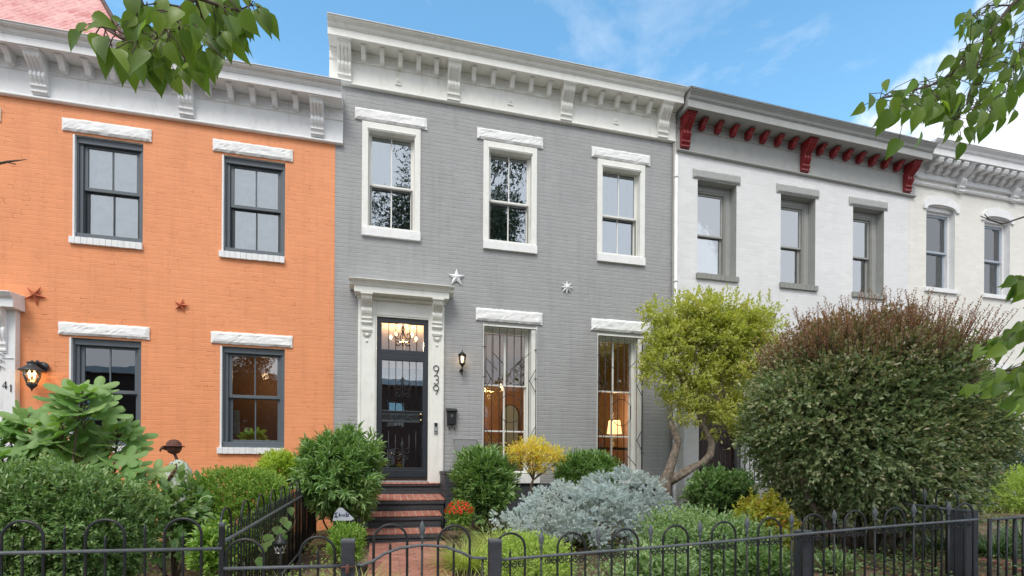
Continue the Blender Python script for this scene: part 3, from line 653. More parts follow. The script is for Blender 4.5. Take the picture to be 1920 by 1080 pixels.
MB().box(x0+.08, x1-.08, y+.025, y+.03, 2.555, 3.41).build('glass_pane', M['g_door'], SD); MB().box(x0+.08, x1-.08, y+.025, y+.03, 1.60, 2.362).build('glass_pane', M['g_door'], SD)
MB().box(x0+.08, x1-.08, y+.02, y+.03, 2.385, 2.535).build('lock_panel', M['slate_dark'], SD)
g = MB()
for q in range(1, 6):
    xx = x0+.085+.676*q/6; g.tube([(xx, y+.01, 2.56), (xx, y+.01, 3.40)], .006, 6)
    g.tube([(xx, y+.01, 1.60), (xx, y+.01, 2.10+.06*abs(3-q))], .006, 6)
fleur(g, .34, 2.93, .15, y+.006); fleur(g, .34, 1.86, .13, y+.006)
for q in range(8):
    xx = x0+.12+.6*q/7; scroll(g, xx, 2.46, .045, 1 if q % 2 else -1, y+.006, 1.4, rad=.006, a0=90*(q % 3))
g.build('door_grille', M['iron'], SD)
for z_, r_ in ((2.50, .026), (2.40, .022)):
    kb = MB(); kb.tube([(x1-.12, 0, z_), (x1-.12, -.03, z_), (x1-.12, -.035, z_), (x1-.12, -.06, z_)], [r_*1.25, r_*.6, r_, r_*.75], 12); kb.build('door_knob', M['brass'], SD)
# inner door seen through the storm door
idr = MB(); idr.box(x0, x0+.03, .15, .22, 1.4, 3.30); idr.box(x1-.14, x1-.10, .15, .22, 1.4, 3.30); idr.box(x0+.03, x1-.14, .15, .22, 3.18, 3.30); idr.box(x0+.03, x1-.14, .15, .22, 1.4, 1.62)
idr.build('inner_door', M['slate_dark'], H2, bevel=.004)
MB().box(x0+.03, x1-.14, .18, .19, 1.62, 3.18).build('inner_door_glass', M['g_dark'], H2)
MB().box(x1-.10, x1+.0, .12, .25, 1.4, 3.5).build('inner_jamb', M['trim_white'], H2)
for ch, z_ in (('9', 3.19), ('3', 3.025), ('9', 2.855)): digit(ch, .895, z_, .15, -.062, .0065).build('house_number', M['black'], H2)
db = MB(); db.box(.865, .925, -.075, -.05, 2.18, 2.37); db.box(.872, .918, -.078, -.075, 2.30, 2.36, 1); db.lathe((.895, -.078, 2.235), [(.018, -.018), (.018, .018)], 12, 0)
db.build('doorbell', [M['steel'], M['black']], H2, bevel=.003)
# utility box panel on the wall behind the laurel
up = MB(); p = at(852, 823, -.03); q = at(893, 880, -.03); up.box(p.x, q.x, -.05, 0, q.z, p.z); up.box(p.x-.012, q.x+.012, -.055, -.0, p.z-.012, p.z+.006); up.build('utility_box', paint('grey_metal_box', (.27, .27, .28), .5, .05, .05), H2, bevel=.004)
# stoop
ST = MB().box(-.06, .97, -.16, 0, .4, 1.16).box(-.08, .98, -.14, .02, 1.16, 1.29).build('stoop', M['dark_brick'], H2, bevel=.006)
MB().box(-.085, .95, -.165, .0, 1.2905, 1.324).build('riser', M['dark_brick'], ST, bevel=.004)
def tread(x0, x1, yf, yb, z, drop):
    mb = MB(); th = .020; y = yf
    v = [(x0, yf, z), (x1, yf, z), (x1, yb, z+drop), (x0, yb, z+drop), (x0, yf, z-th), (x1, yf, z-th), (x1, yb, z+drop-th), (x0, yb, z+drop-th)]
    mb.add(v, [(0, 1, 2, 3), (4, 7, 6, 5), (0, 4, 5, 1), (1, 5, 6, 2), (2, 6, 7, 3), (3, 7, 4, 0)], 0)
    mb.build('brick_tread', M['tread'], ST, bevel=.006)
tread(-.09, .955, -.175, .02, 1.345, .004)
rs = [(-.12, .965, -.83, -.14, 1.112, .05), (-.19, .875, -1.25, -.81, .905, .03), (-.20, .86, -1.60, -1.23, .692, .03)]
for (a, b, yf, yb, z, dr) in rs:
    tread(a, b, yf, yb, z, dr)
    rb = MB(); rb.box(a+.014, b-.014, yf+.022, yb+.05, .25, z-.078); rb.box(a+.003, b-.003, yf+.003, yb, z-.075, z-.0215); rb.build('riser', M['dark_brick'], ST, bevel=.006)
pr = MB(); pr.box(.972, 1.175, -.80, -.026, .3, 1.50); pr.box(.96, 1.187, -.815, -.026, 1.50, 1.548); pr.build('pier', M['dark_brick'], ST, bevel=.008)
# interior of the grey house
rm = MB(); rm.box(-.7, 5.35, 4.4, 4.5, 1.3, 4.4); rm.box(-.70, -.66, .31, 4.4, 1.3, 4.4); rm.box(5.30, 5.35, .31, 4.4, 1.3, 4.4); rm.box(1.15, 1.22, 1.6, 4.4, 1.3, 4.4)
rm.build('interior_wall', M['interior'], H2)
MB().box(-.7, 5.35, .31, 4.5, 1.2, 1.32).build('interior_floor', M['floorwood'], H2)
MB().box(-.7, 5.35, .31, 4.5, 4.4, 4.5).box(-.7, 5.35, 1.2, 1.3, 4.6, 8.3).build('interior_ceiling', M['interior_cream'], H2)
def plight(name, loc, e, col=(1, .66, .36), r=.06):
    l = bpy.data.lights.new(name, 'POINT'); l.energy = e; l.color = col; l.shadow_soft_size = r; o = bpy.data.objects.new(name, l); C.objects.link(o); o.location = loc; return o
def chandelier(loc, n, rad, label):
    T = empty('chandelier', loc, label, 'chandelier', 'lit ceiling lights inside the grey house')
    b = MB(); b.tube([(0, 0, .35), (0, 0, -.05)], .012, 8)
    for k_ in range(n):
        a = 2*math.pi*k_/n+.3; b.tube([(0, 0, -.05), (rad*.5*math.cos(a), rad*.5*math.sin(a), -.10), (rad*math.cos(a), rad*math.sin(a), -.02)], .007, 6)
    b.build('frame', M['brass'], T)
    for k_ in range(n):
        a = 2*math.pi*k_/n+.3; MB().lathe((rad*math.cos(a), rad*math.sin(a), .0), [(.008, -.02), (.022, .005), (.026, .03), (.012, .06), (.002, .07)], 10).build('bulb', M['bulb'], T)
    return T
p = at(757, 634, 1.5); chandelier(p, 5, .26, 'brass chandelier with glowing bulbs seen through the transom over the door'); plight('hall_light', p+Vector((0, 0, -.15)), 60)
p = at(915, 728, 3.0); chandelier(p, 5, .40, 'small brass chandelier with glowing bulbs seen through the left barred window'); plight('dining_light', p+Vector((0, 0, -.2)), 26)
# arched mirror, console lamp and sofa behind the two barred windows
T = empty('wall_mirror', at(956, 800, 4.36), 'tall arched mirror on the terracotta wall behind the left barred window', 'mirror')
out_ = [(-.24, -.6)]+[(.24*math.cos(R(a)), .30+.28*math.sin(R(a))) for a in range(180, -1, -15)]+[(.24, -.6)]
MB().polyxz(out_, -.03, .0).build('frame', M['black'], T); MB().polyxz([(x*.9, z*.96) for x, z in out_], -.036, -.031).build('mirror_glass', paint('silvered_glass', (.35, .45, .47), .1, .05, 0, metal=.0), T)
p = at(1152, 800, 1.3); T = empty('table_lamp', (p.x, 1.3, 2.05), 'lit table lamp with a pale shade behind the right barred window', 'lamp')
MB().lathe((0, 0, 0), [(.16, .30), (.12, .58)], 24).build('lamp_shade', M['shade'], T); MB().lathe((0, 0, 0), [(.07, 0), (.07, .02), (.03, .05), (.06, .14), (.02, .25), (.01, .33)], 16).build('lamp_base', M['brass'], T); plight('lamp_light', (p.x, 1.3, 2.75), 22)
T = empty('side_table', (p.x, 1.3, 1.32), 'dark wooden console table under the lit lamp', 'table')
MB().box(-.5, .5, -.2, .2, .69, .73).build('table_top', M['black'], T)
for sx in (-.47, .43):
    for sy in (-.17, .13): MB().box(sx, sx+.04, sy, sy+.04, 0, .69).build('leg', M['black'], T)
T = empty('sofa', (2.5, 1.2, 1.32), 'pale sofa with cushions behind the left barred window', 'sofa')
fs = paint('pale_upholstery', (.42, .38, .36), .9, .1, .3)
MB().box(-.8, .8, -.4, .4, .12, .42).build('seat', fs, T, bevel=.03); MB().box(-.8, .8, -.45, -.28, .12, .78).build('backrest', fs, T, bevel=.04)
for sx in (-.95, .8): MB().box(sx, sx+.15, -.42, .4, .1, .60).build('armrest', fs, T, bevel=.03)
plight('orange_house_light', (-2.0, 1.0, 3.2), 4); 
T = empty('candle_jar', at(465, 812, .32), 'pale yellow jar candle on the sill inside the orange house window', 'candle')
MB().lathe((0, 0, 0), [(.055, -.02), (.058, .08), (.05, .09)], 16).build('jar', paint('pale_yellow_wax', (.62, .62, .36), .5, .05, 0), T)
MB().box(-.002, .002, -.002, .002, .08, .11).build('wick', M['black'], T)
T = empty('window_board', at(440, 800, .36), 'pale upright board standing behind the lower pane of the orange house', 'board')
MB().box(-.07, .07, 0, .02, -.12, .27).build('board_panel', M['curtain_g'], T); MB().box(-.05, .05, .02, .07, -.12, -.10).build('board_foot', M['curtain_g'], T)
# ================================================================== WHITE HOUSE
H3 = empty('row_house', (0, 0, 0), 'white painted brick row house with grey cornice on glossy maroon brackets', 'house')
opsW = [(5.94, 6.815, 5.42, 7.245), (7.855, 8.705, 5.41, 7.225), (9.665, 10.49, 5.38, 7.20), (7.855, 8.705, 1.5, 4.0), (9.665, 10.49, 1.5, 4.0), (5.98, 6.95, 1.35, 4.2)]
wall_mesh(5.412, 11.18, 0, 8.25, opsW).build('wall', [M['white_brick'], M['trim_grey']], H3)
roof_slab(H3, 5.42, 11.18, 8.33)
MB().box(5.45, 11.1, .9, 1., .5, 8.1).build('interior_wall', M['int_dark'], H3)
SLW = -.022
cW = cornice(H3, 5.47, 11.30, 7.71, 8.33, 8.60, .40, M['trim_grey'], slope=SLW)
bxs = (5.62, 8.38, 11.05)
series(scroll_bracket(.19, .27, .56, 3), 'bracket', M['maroon'], cW, [(x, -.03, 8.325+SLW*(x-5.47)) for x in bxs])
ml = []
for a, b in zip(bxs, bxs[1:]): ml += [(a+(b-a)*k/8, -.035, 8.325-.02+SLW*(a+(b-a)*k/8-5.47)) for k in range(1, 8)]
series(modillion_mb(.09, .20, .145), 'modillion', M['maroon'], cW, ml)
cp = MB(); cp.prof([(.25, 8.60), (-.50, 8.60), (-.52, 8.612), (-.44, 8.66), (.3, 8.74), (.3, 8.62)], 5.45, 11.32, slope=SLW, ref=5.47); cp.build('roof_flashing', paint('weathered_tin', (.42, .40, .38), .6, .2, .2), H3)
for i, (a, b, c, d) in enumerate(opsW[:5]):
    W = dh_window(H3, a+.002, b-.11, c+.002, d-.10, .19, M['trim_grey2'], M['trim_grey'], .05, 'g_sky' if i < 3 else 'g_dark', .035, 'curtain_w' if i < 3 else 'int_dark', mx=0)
    rv = MB(); rv.box(b-.111, b-.001, .185, .29, c+.001, d-.001); rv.box(a+.001, b-.111, .185, .29, d-.10, d-.001); rv.build('reveal_board', M['trim_grey'], W)
    lintel(W, a-.11, b+.08, d+.012, d+.185, 70+i, 'trim_grey', -.03, .001)
    sill(W, a-.03, b+.04, c-.11, c, M['trim_grey2'], -.05, .15, bricks=9)
hw = MB(); hw.prof([(0, 4.50), (-.34, 4.50), (-.34, 4.58), (-.40, 4.64), (0, 4.76)], 5.50, 7.45); hw.box(5.58, 7.36, -.28, 0, 4.38, 4.50)
HD = hw.build('porch_hood', M['trim_grey2'], H3, bevel=.004)
MB().lathe((5.58, -.25, 4.66), [(.09, -.05), (.10, .03), (.06, .07), (.01, .08)], 12).build('hood_finial', M['trim_grey'], HD)
MB().box(5.66, 5.94, -.09, .0, .6, 4.38).box(7.0, 7.28, -.09, 0, .6, 4.38).build('pilaster', M['white_brick'], H3, bevel=.004)
dr = MB().box(6.0, 6.94, .20, .26, 1.35, 4.15).build('front_door', paint('dark_red_brown_door', (.06, .028, .026), .5, .2, .1), H3)
g = MB()
for q in range(9): g.tube([(6.02+.11*q, .12, 1.4), (6.02+.11*q, .12, 4.1)], .008, 6)
for z_ in (1.42, 2.35, 2.55, 3.4, 4.08): g.tube([(6.0, .12, z_), (6.93, .12, z_)], .009, 6)
g.build('door_grille', M['iron_dusty'], dr)
stW = MB().box(5.7, 7.2, -1.1, 0, .3, 1.30).box(5.75, 7.1, -1.5, -1.1, .3, 1.1).box(5.8, 7.05, -1.9, -1.5, .3, .9).build('stoop', M['concrete'], H3, bevel=.006)
g = MB(); zt = 2.02
g.tube([(5.72, -1.05, zt), (6.9, -1.05, zt), (7.05, -1.15, zt-.02), (7.15, -2.1, 1.35)], .016, 6); g.tube([(5.72, -1.05, 1.42), (6.9, -1.05, 1.42)], .012, 6)
for q in range(13): g.tube([(5.72+.1*q, -1.05, 1.30), (5.72+.1*q, -1.05, zt)], .008, 6)
for q in range(5):
    g.tube([(7.05+.02*q, -1.2-.2*q, 1.0), (7.05+.02*q, -1.2-.2*q, 1.98-.14*q)], .008, 6)
    scroll(g, 5.82+.2*q, 1.72, .04, 1, -1.05, 1.3)
g.build('stoop_railing', M['iron'], stW)
dp = MB(); dp.tube([(5.44, -.05, 7.60), (5.44, -.05, 1.2), (5.44, -.12, .9)], .035, 10); 
for z_ in (7.2, 5.2, 3.2): dp.lathe((5.44, -.05, z_), [(.042, -.02), (.042, .02)], 10)
dp.build('downspout', M['trim_white'], H3)
dp = MB(); dp.tube([(5.395, -.03, 7.85), (5.385, -.03, 1.0)], .018, 8); dp.build('drain_pipe', M['trim_grey2'], H2)
p1 = at(1203, 888, -.04); dp = MB(); dp.tube([(p1.x, -.045, 4.0), (p1.x, -.045, p1.z), (p1.x+.12, -.06, p1.z-.16), (p1.x+.42, -.10, p1.z-.28)], .014, 8); dp.build('conduit', M['black'], H2)
# ================================================================== CREAM HOUSE
H4 = empty('row_house', (0, 0, 0), 'cream painted brick row house with arched windows and ornate white cornice', 'house')
opsC = [(11.66, 12.49, 5.66, 7.49), (13.37, 14.165, 5.66, 7.44), (15.05, 15.85, 5.66, 7.44), (11.66, 12.49, 1.7, 3.9), (13.37, 14.165, 1.7, 3.9)]
wall_mesh(11.182, 17.3, 0, 8.45, opsC).build('wall', [M['cream'], M['trim_white']], H4)
roof_slab(H4, 11.19, 17.3, 8.5)
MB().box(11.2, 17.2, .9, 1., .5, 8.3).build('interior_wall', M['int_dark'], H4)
cC = cornice(H4, 11.31, 17.35, 8.02, 8.36, 8.62, .38, M['trim_white'])
sm_ = MB()
for a0, r_ in ((-.19, .075), (-.07, .05)): sm_.lathe((0, 0, 0), [(.001, 0), (.001, 0.001)], 3)
sm_ = MB(); pts = [(0, 0), (-.30, 0), (-.33, -.05), (-.30, -.11), (-.23, -.12), (-.19, -.09), (-.13, -.11), (-.10, -.17), (-.05, -.20), (0, -.20)]; sm_.prof(pts, -.06, .06, smooth=False)
for s_ in (-.066, .05): sm_.tube([(s_, -.255, -.06), (s_+.016, -.255, -.06)], .05, 12); sm_.tube([(s_, -.08, -.14), (s_+.016, -.08, -.14)], .04, 12)
series(sm_, 'modillion', M['trim_white'], cC, [(11.62+.235*k_, -.04, 8.355) for k_ in range(24) if k_ % 7 != 4])
series(scroll_bracket(.16, .30, .52, 2), 'bracket', M['trim_white'], cC, [(x, -.03, 8.355) for x in (12.56, 14.2, 15.85)])
MB().prof([(0, 7.87), (-.05, 7.87), (-.07, 7.90), (-.05, 7.93), (0, 7.93)], 11.20, 17.3).build('string_course', M['trim_white'], H4)
for i, (a, b, c, d) in enumerate(opsC):
    W = dh_window(H4, a+.002, b-.002, c+.002, d-.08, .12, M['trim_white'], paint('blue_grey_sash', (.38, .43, .50), .45, .05, .05), .05, 'g_lo', .045, 'curtain_t', mx=0)
    m_ = (a+b)/2; hw_ = (b-a)/2+.10; rise = .11; n = 12
    tp = [(m_+hw_*math.cos(math.pi*k_/n), d-.02+(rise+.13)*math.sin(math.pi*k_/n)) for k_ in range(n+1)]
    hin = (b-a)/2-.01; bt = [(m_-hin*math.cos(math.pi*k_/n), d-.06+rise*.75*math.sin(math.pi*k_/n)) for k_ in range(n+1)]
    ar = MB(); ar.polyxz([(m_-hw_, d-.10)]+[(m_-hin-.02, d-.10)]+[(x, z) for x, z in bt]+[(m_+hin+.02, d-.10), (m_+hw_, d-.10)]+tp, -.035, .02)
    ar.build('arched_lintel', M['trim_white'], W, bevel=.003)
    tym = MB(); tym.box(a+.001, b-.001, .06, .12, d-.085, d-.001); tym.build('tympanum', M['trim_white'], W)
    sill(W, a-.06, b+.06, c-.09, c, M['trim_white'], -.05, .1)
# ================================================================== RED MANSARD BEHIND
H5 = empty('red_roofed_building', (0, 0, 0), 'tall building with a steep faded red shingled roof behind the orange house', 'building')
def shingle():
    m, t, p, o = newmat('faded_red_shingles'); g = node(t, 'ShaderNodeNewGeometry'); mp_ = node(t, 'ShaderNodeMapping'); mp_.inputs['Rotation'].default_value = (R(90), R(0), R(0)); mp_.inputs['Scale'].default_value = (1, 1, 1)
    t.links.new(g.outputs['Position'], mp_.inputs[0]); m2 = node(t, 'ShaderNodeMapping'); m2.inputs['Rotation'].default_value = (0, 0, R(52)); t.links.new(mp_.outputs[0], m2.inputs[0])
    b = node(t, 'ShaderNodeTexBrick'); t.links.new(m2.outputs[0], b.inputs['Vector']); b.inputs['Scale'].default_value = 1; b.inputs['Brick Width'].default_value = .28; b.inputs['Row Height'].default_value = .10; b.inputs['Mortar Size'].default_value = .010
    b.inputs['Color1'].default_value = (.50, .19, .18, 1); b.inputs['Color2'].default_value = (.64, .31, .30, 1); b.inputs['Mortar'].default_value = (.36, .12, .11, 1)
    c = mixc(t, rng_(t, noise(t, g.outputs['Position'], 3.5, 6, .7), .35, .7), b.outputs[0], (.68, .42, .40)); t.links.new(c, p.inputs['Base Color']); p.inputs['Roughness'].default_value = .85
    bump(t, p, mth(t, 'SUBTRACT', 1., b.outputs['Fac']), .5, .02); return m
e0 = at(226, 60, 4.0); e1 = at(190, -3, 4.6)
dirx = (e1.x-e0.x)/(e1.z-e0.z); zt_ = e0.z+5; zb = e0.z-1.6
xr0 = e0.x+(zb-e0.z)*dirx; xr1 = e0.x+(zt_-e0.z)*dirx; yb = 4.0+(zb-e0.z)*(.6/(e1.z-e0.z)); yt = 4.0+(zt_-e0.z)*(.6/(e1.z-e0.z))
rf = MB(); rf.add([(-16, yb, zb), (xr0, yb, zb), (xr1, yt, zt_), (-16, yt, zt_), (-16, 16, zb), (xr0, 16, zb), (xr1, 13, zt_), (-16, 13, zt_)], [(0, 1, 2, 3), (1, 5, 6, 2), (5, 4, 7, 6), (4, 0, 3, 7), (3, 2, 6, 7)])
RF = rf.build('roof', shingle(), H5)
MB().tube([(xr0, yb, zb), (xr1, yt, zt_)], .045, 8).build('hip_ridge', M['redbrick'], RF)
MB().box(-15.8, xr0-.15, yb+.05, 13.9, 0, zb-.01).build('wall', M['redbrick'], H5)
# ================================================================== WALL ORNAMENTS, LANTERNS, MAILBOX
p = at(856, 520, -.02); o = star5(.155, .062, .045).build('wall_star', M['trim_white']); o.location = p; tag(o, 'white five-pointed star on the grey wall beside the door hood', 'star')
p = at(1063, 539, -.02); o = star5(.125, .058, .04, 8, 90).build('wall_star', M['trim_white']); o.location = p; tag(o, 'small white eight-pointed star on the grey wall between the storeys', 'star')
rs_ = paint('rusty_orange_star', (.50, .13, .06), .7, .3, .3)
p = at(66, 554, -.02); o = star5(.155, .045, .05, 5, 62).build('wall_star', rs_); o.location = p; tag(o, 'rust coloured star on the orange wall beside the white door hood', 'star')
p = at(340, 573, -.02); o = star5(.115, .04, .05, 5, 76).build('wall_star', rs_); o.location = p; tag(o, 'rust coloured star on the orange wall between its two ground floor windows', 'star')
def lantern(p, s, label, big):
    T = empty('wall_lantern', p, label, 'wall lamp')
    b = MB()
    if big:   # hooded lamp hanging from a dish-shaped arm
        b.tube([(.05, 0, .05*s), (.05, -.03, .05*s)], .07*s, 16); b.tube([(.04, -.02, .03*s), (.02*s, -.09*s, .10*s), (-.02*s, -.13*s, .05*s)], [.045*s, .03*s, .02*s], 10)
        cx, cy = -.02*s, -.13*s
        b.build('arm', M['slate_dark'], T)
        MB().lathe((cx, cy, 0), [(.008, .115*s), (.02*s, .10*s), (.07*s, .085*s), (.05*s, .07*s), (.06*s, .045*s), (.11*s, 0), (.155*s, -.03*s), (.155*s, -.038*s), (.01, -.03*s)], 20).build('hood', M['slate_dark'], T)
        MB().lathe((cx, cy, 0), [(.105*s, -.04*s), (.10*s, -.12*s), (.06*s, -.22*s), (.05*s, -.23*s)], 16).build('lantern_glass', M['lampglass'], T)
        MB().lathe((cx, cy, 0), [(.052*s, -.20*s), (.066*s, -.235*s), (.03*s, -.275*s), (.012, -.30*s), (.002, -.33*s)], 14).build('base_finial', M['slate_dark'], T)
        f = MB()
        for k_ in range(6): a = k_*math.pi/3; f.tube([(cx+.105*s*math.cos(a), cy+.105*s*math.sin(a), -.04*s), (cx+.10*s*math.cos(a), cy+.10*s*math.sin(a), -.12*s), (cx+.055*s*math.cos(a), cy+.055*s*math.sin(a), -.23*s)], .004, 5)
        f.build('cage', M['slate_dark'], T)
        for dx in (-.03, .03): MB().lathe((cx+dx*s, cy, -.09*s), [(.006, -.05*s), (.014*s, 0), (.02*s, .02*s), (.003, .05*s)], 10).build('bulb', M['bulb'], T)
        plight('lantern_light', Vector(p)+Vector((cx, cy, -.1*s)), .5, r=.03)
    else:
        b.tube([(0, 0, -.16), (0, -.03, -.16)], [.035, .03], 12); b.tube([(0, -.03, -.16), (0, -.09, -.19), (0, -.10, -.12), (0, -.10, -.09)], .011, 8); b.lathe((0, -.10, -.23), [(.002, -.03), (.012, 0), (.006, .03)], 8)
        b.build('arm', M['iron'], T)
        MB().lathe((0, -.10, 0), [(.002, .185), (.01, .165), (.006, .155), (.016, .145), (.07, .10), (.075, .09), (.01, .09)], 6).build('hood', M['iron'], T)
        MB().lathe((0, -.10, 0), [(.066, .09), (.045, -.05)], 6).build('lantern_glass', M['lampglass'], T)
        MB().lathe((0, -.10, 0), [(.048, -.045), (.055, -.06), (.03, -.08), (.02, -.10), (.008, -.12)], 6).build('base_finial', M['iron'], T)
        f = MB()
        for k_ in range(6): a = k_*math.pi/3; f.tube([(.066*math.cos(a), -.10+.066*math.sin(a), .09), (.045*math.cos(a), -.10+.045*math.sin(a), -.05)], .004, 5)
        f.build('cage', M['iron'], T); MB().lathe((0, -.10, 0), [(.012, -.04), (.014, .0), (.022, .03), (.014, .06), (.002, .07)], 10).build('bulb', M['bulb'], T)
        plight('lantern_light', Vector(p)+Vector((0, -.1, .02)), .8, r=.03)
    return T
lantern(at(865, 678, -.03), 1, 'small black lantern with a lit bulb on the grey wall above the mailbox', False)
lantern(at(74, 694, -.03), 1.0, 'black hooded lantern with lit bulbs on the orange wall beside the door surround', True)
p = at(846, 780, 0); T = empty('mailbox', (p.x, -.0, p.z), 'small black metal mailbox with hooks on the grey wall beside the door', 'mailbox')
mb = MB(); mb.prof([(0, -.15), (-.085, -.15), (-.09, .07), (-.0, .10)], -.078, .078); mb.build('box_body', M['iron'], T, bevel=.006)
mb = MB(); mb.prof([(0, .10), (-.10, .062), (-.112, .075), (-.11, .09), (0, .135)], -.095, .095); mb.build('lid', M['iron'], T, bevel=.004)
for sx in (-.045, .045): MB().tube([(sx, -.07, -.15), (sx, -.06, -.21), (sx+.004, -.09, -.235), (sx+.004, -.115, -.215)], .010, 8).build('hook', M['iron'], T)
MB().box(-.018, .018, -.092, -.088, -.03, .02).build('eagle_plate', M['iron_dusty'], T)
# ================================================================== FENCES
YF = -5.5
def finial_mb(h=.10):
    return MB().lathe((0, 0, 0), [(.006, -.02), (.013, -.01), (.007, 0), (.012, .012), (.020, h*.45), (.012, h*.75), (.002, h)], 6)
FIN = finial_mb().build('finial', M['iron_dusty']); SCR = MB()
for m_ in (1, -1): scroll(SCR, m_*.026, -.035, .024, m_, 0, 1.3, rad=.0045, a0=90)
SCRO = SCR.build('scroll', M['iron']); FINUSED = [False]; SCRUSED = [False]
def inst(o, flag, parent, loc):
    c = o if not flag[0] else o.copy()
    if flag[0]: C.objects.link(c)
    flag[0] = True; c.parent = parent; c.location = loc; return c
def hoop(T, p0, p1, ztop, zbot, r=.0085):
    p0, p1 = Vector(p0), Vector(p1); w_ = (p1-p0).length; d = (p1-p0).normalized(); q = w_/2; m_ = (p0+p1)/2; zs = ztop-q
    pts = [(p0.x, p0.y, zbot), (p0.x, p0.y, zs)]+[tuple(Vector((m_.x, m_.y, zs+q*math.sin(R(a))))-d*q*math.cos(R(a))) for a in range(12, 180, 12)]+[(p1.x, p1.y, zs), (p1.x, p1.y, zbot)]
    return MB().tube(pts, r, 8).build('hoop', M['iron'], T)
def picket(T, x, y, z0, z1, r=.0075, tip=True):
    mb = MB(); mb.tube([(x, y, z0), (x, y, z1-.03), (x, y, z1)] if tip else [(x, y, z0), (x, y, z1)], [r, r, .002] if tip else r, 6); return mb.build('picket', M['iron'], T)
def gz(x, y): return float(ground_z(x, y))
# -- orange front fence
T = empty('iron_fence', (-1.5, YF, .3), 'low black hooped iron fence in front of the orange house and its clipped hedge', 'fence')
def fence_root(T):     # children are written in world coordinates, so shift them back by the root's place
    for c in T.children: c.location = Vector(c.location)-T.location
def rail(T, pts, r=.011):
    return MB().tube(pts, r, 8).build('rail', M['iron_dusty'], T)
for xc in (-3.16, -2.755, -2.35, -1.945, -1.545, -1.145):
    hoop(T, (xc-.098, YF, 0), (xc+.098, YF, 0), 1.288, .25); picket(T, xc, YF, .25, 1.205)
for xc in (-2.95, -2.55, -2.15, -1.745, -1.345): picket(T, xc, YF, .25, 1.262)
rail(T, [(-3.4, YF-.012, 1.125), (-.93, YF-.012, 1.104)]); rail(T, [(-3.4, YF-.012, .42), (-.93, YF-.012, .40)])
fence_root(T)
# -- posts
def post(x, w_, ztop, label, mat='wood_black', y=YF, cap=True, zb=.1):
    T = empty('fence_post', (x, y, zb), label, 'post'); h = ztop-zb
    MB().box(-w_/2, w_/2, -w_/2, w_/2, 0, h-.02).build('shaft', M[mat], T, bevel=.005)
    MB().box(-w_/2-.002, w_/2+.002, -w_/2-.002, w_/2+.002, h-.02, h).build('cap', M['iron_dusty'] if cap else M[mat], T, bevel=.004); return T
post(-.935, .03, 1.262, 'thin black iron corner post where the two low front fences meet', 'iron')
post(-.203, .082, 1.14, 'square black wooden gate post left of the brick path', y=YF)
post(.757, .082, 1.115, 'square black wooden gate post right of the brick path', y=YF)
lt = MB(); lt.tube([(-.245, YF-.055, .972), (-.165, YF-.055, .972)], .006, 6); lt.lathe((-.203, YF-.058, .955), [(.004, -.03), (.013, -.02), (.013, .02), (.004, .035)], 8); o = lt.build('gate_latch', M['rust']); tag(o, 'rusty latch ring on the left wooden gate post', 'latch')
# -- grey house front fence, left piece
T = empty('iron_fence', (-.57, YF, .3), 'short low hooped iron fence between the corner post and the left gate post', 'fence')
hoop(T, (-.915, YF, 0), (-.70, YF, 0), 1.155, .2); hoop(T, (-.49, YF, 0), (-.285, YF, 0), 1.160, .2)
for x_, z_ in ((-.81, 1.02), (-.605, 1.10), (-.385, 1.09)): picket(T, x_, YF, .2, z_)
rail(T, [(-.92, YF-.012, .982), (-.24, YF-.012, .972)]); rail(T, [(-.92, YF-.012, .35), (-.24, YF-.012, .345)]); fence_root(T)
# -- gate
T = empty('garden_gate', (.26, YF, .3), 'low black iron garden gate with arched rail and spear across the brick path', 'gate')
hoop(T, (-.045, YF, 0), (.168, YF, 0), 1.228, .25); hoop(T, (.370, YF, 0), (.583, YF, 0), 1.213, .25)
for x_, z_ in ((.06, 1.12), (.475, 1.11)): picket(T, x_, YF, .25, z_)
picket(T, .265, YF, .25, 1.17, tip=False); inst(FIN, FINUSED, T, (.265, YF, 1.15)).scale = (1.1, 1.1, 1)
picket(T, -.135, YF, .25, .985, tip=False); picket(T, .672, YF, .25, .99, tip=False)
rail(T, [(-.155, YF-.012, .978), (-.12, YF-.012, .972), (-.05, YF-.012, .995), (.02, YF-.012, 1.04), (.12, YF-.012, 1.075), (.265, YF-.012, 1.09), (.42, YF-.012, 1.075), (.53, YF-.012, 1.03), (.60, YF-.012, .995), (.66, YF-.012, .99), (.70, YF-.012, .985)], .010)
rail(T, [(-.155, YF-.012, .36), (.70, YF-.012, .36)]); fence_root(T)
# -- grey house front fence, right piece
T = empty('iron_fence', (2.9, YF, .3), 'long low black iron fence with hoops and spear points right of the gate', 'fence')
rz = lambda x: .968+.0475*(x-.76)+.004*math.sin(x*2)
xc = .866; hoops_ = [.866]+[1.315+.4135*i for i in range(9)]+[4.985]
for i, xc in enumerate(hoops_):
    hoop(T, (xc-.105, YF, 0), (xc+.105, YF, 0), rz(xc)+.155+(.02 if i == 0 else 0)-.006*(i > 0), .3); picket(T, xc, YF, .3, rz(xc)+.07)
    if i < len(hoops_)-1:
        xm = (xc+hoops_[i+1])/2; picket(T, xm, YF, .3, rz(xm)+.09, tip=False); inst(FIN, FINUSED, T, (xm, YF, rz(xm)+.075))
    for dx in (-.052, .052): inst(SCRO, SCRUSED, T, (xc+dx, YF, rz(xc)-.008))
    if i: inst(SCRO, SCRUSED, T, (xc-.155, YF, rz(xc)-.01))
rail(T, [(x, YF-.012, rz(x)) for x in np.linspace(.79, 5.12, 20)]); rail(T, [(x, YF-.012, rz(x)-.6) for x in np.linspace(.79, 5.12, 4)]); fence_root(T)
p = at(1506, 994, YF+.10); post(p.x, .10, p.z, 'square black wooden post behind the middle of the right front fence', y=YF+.10)
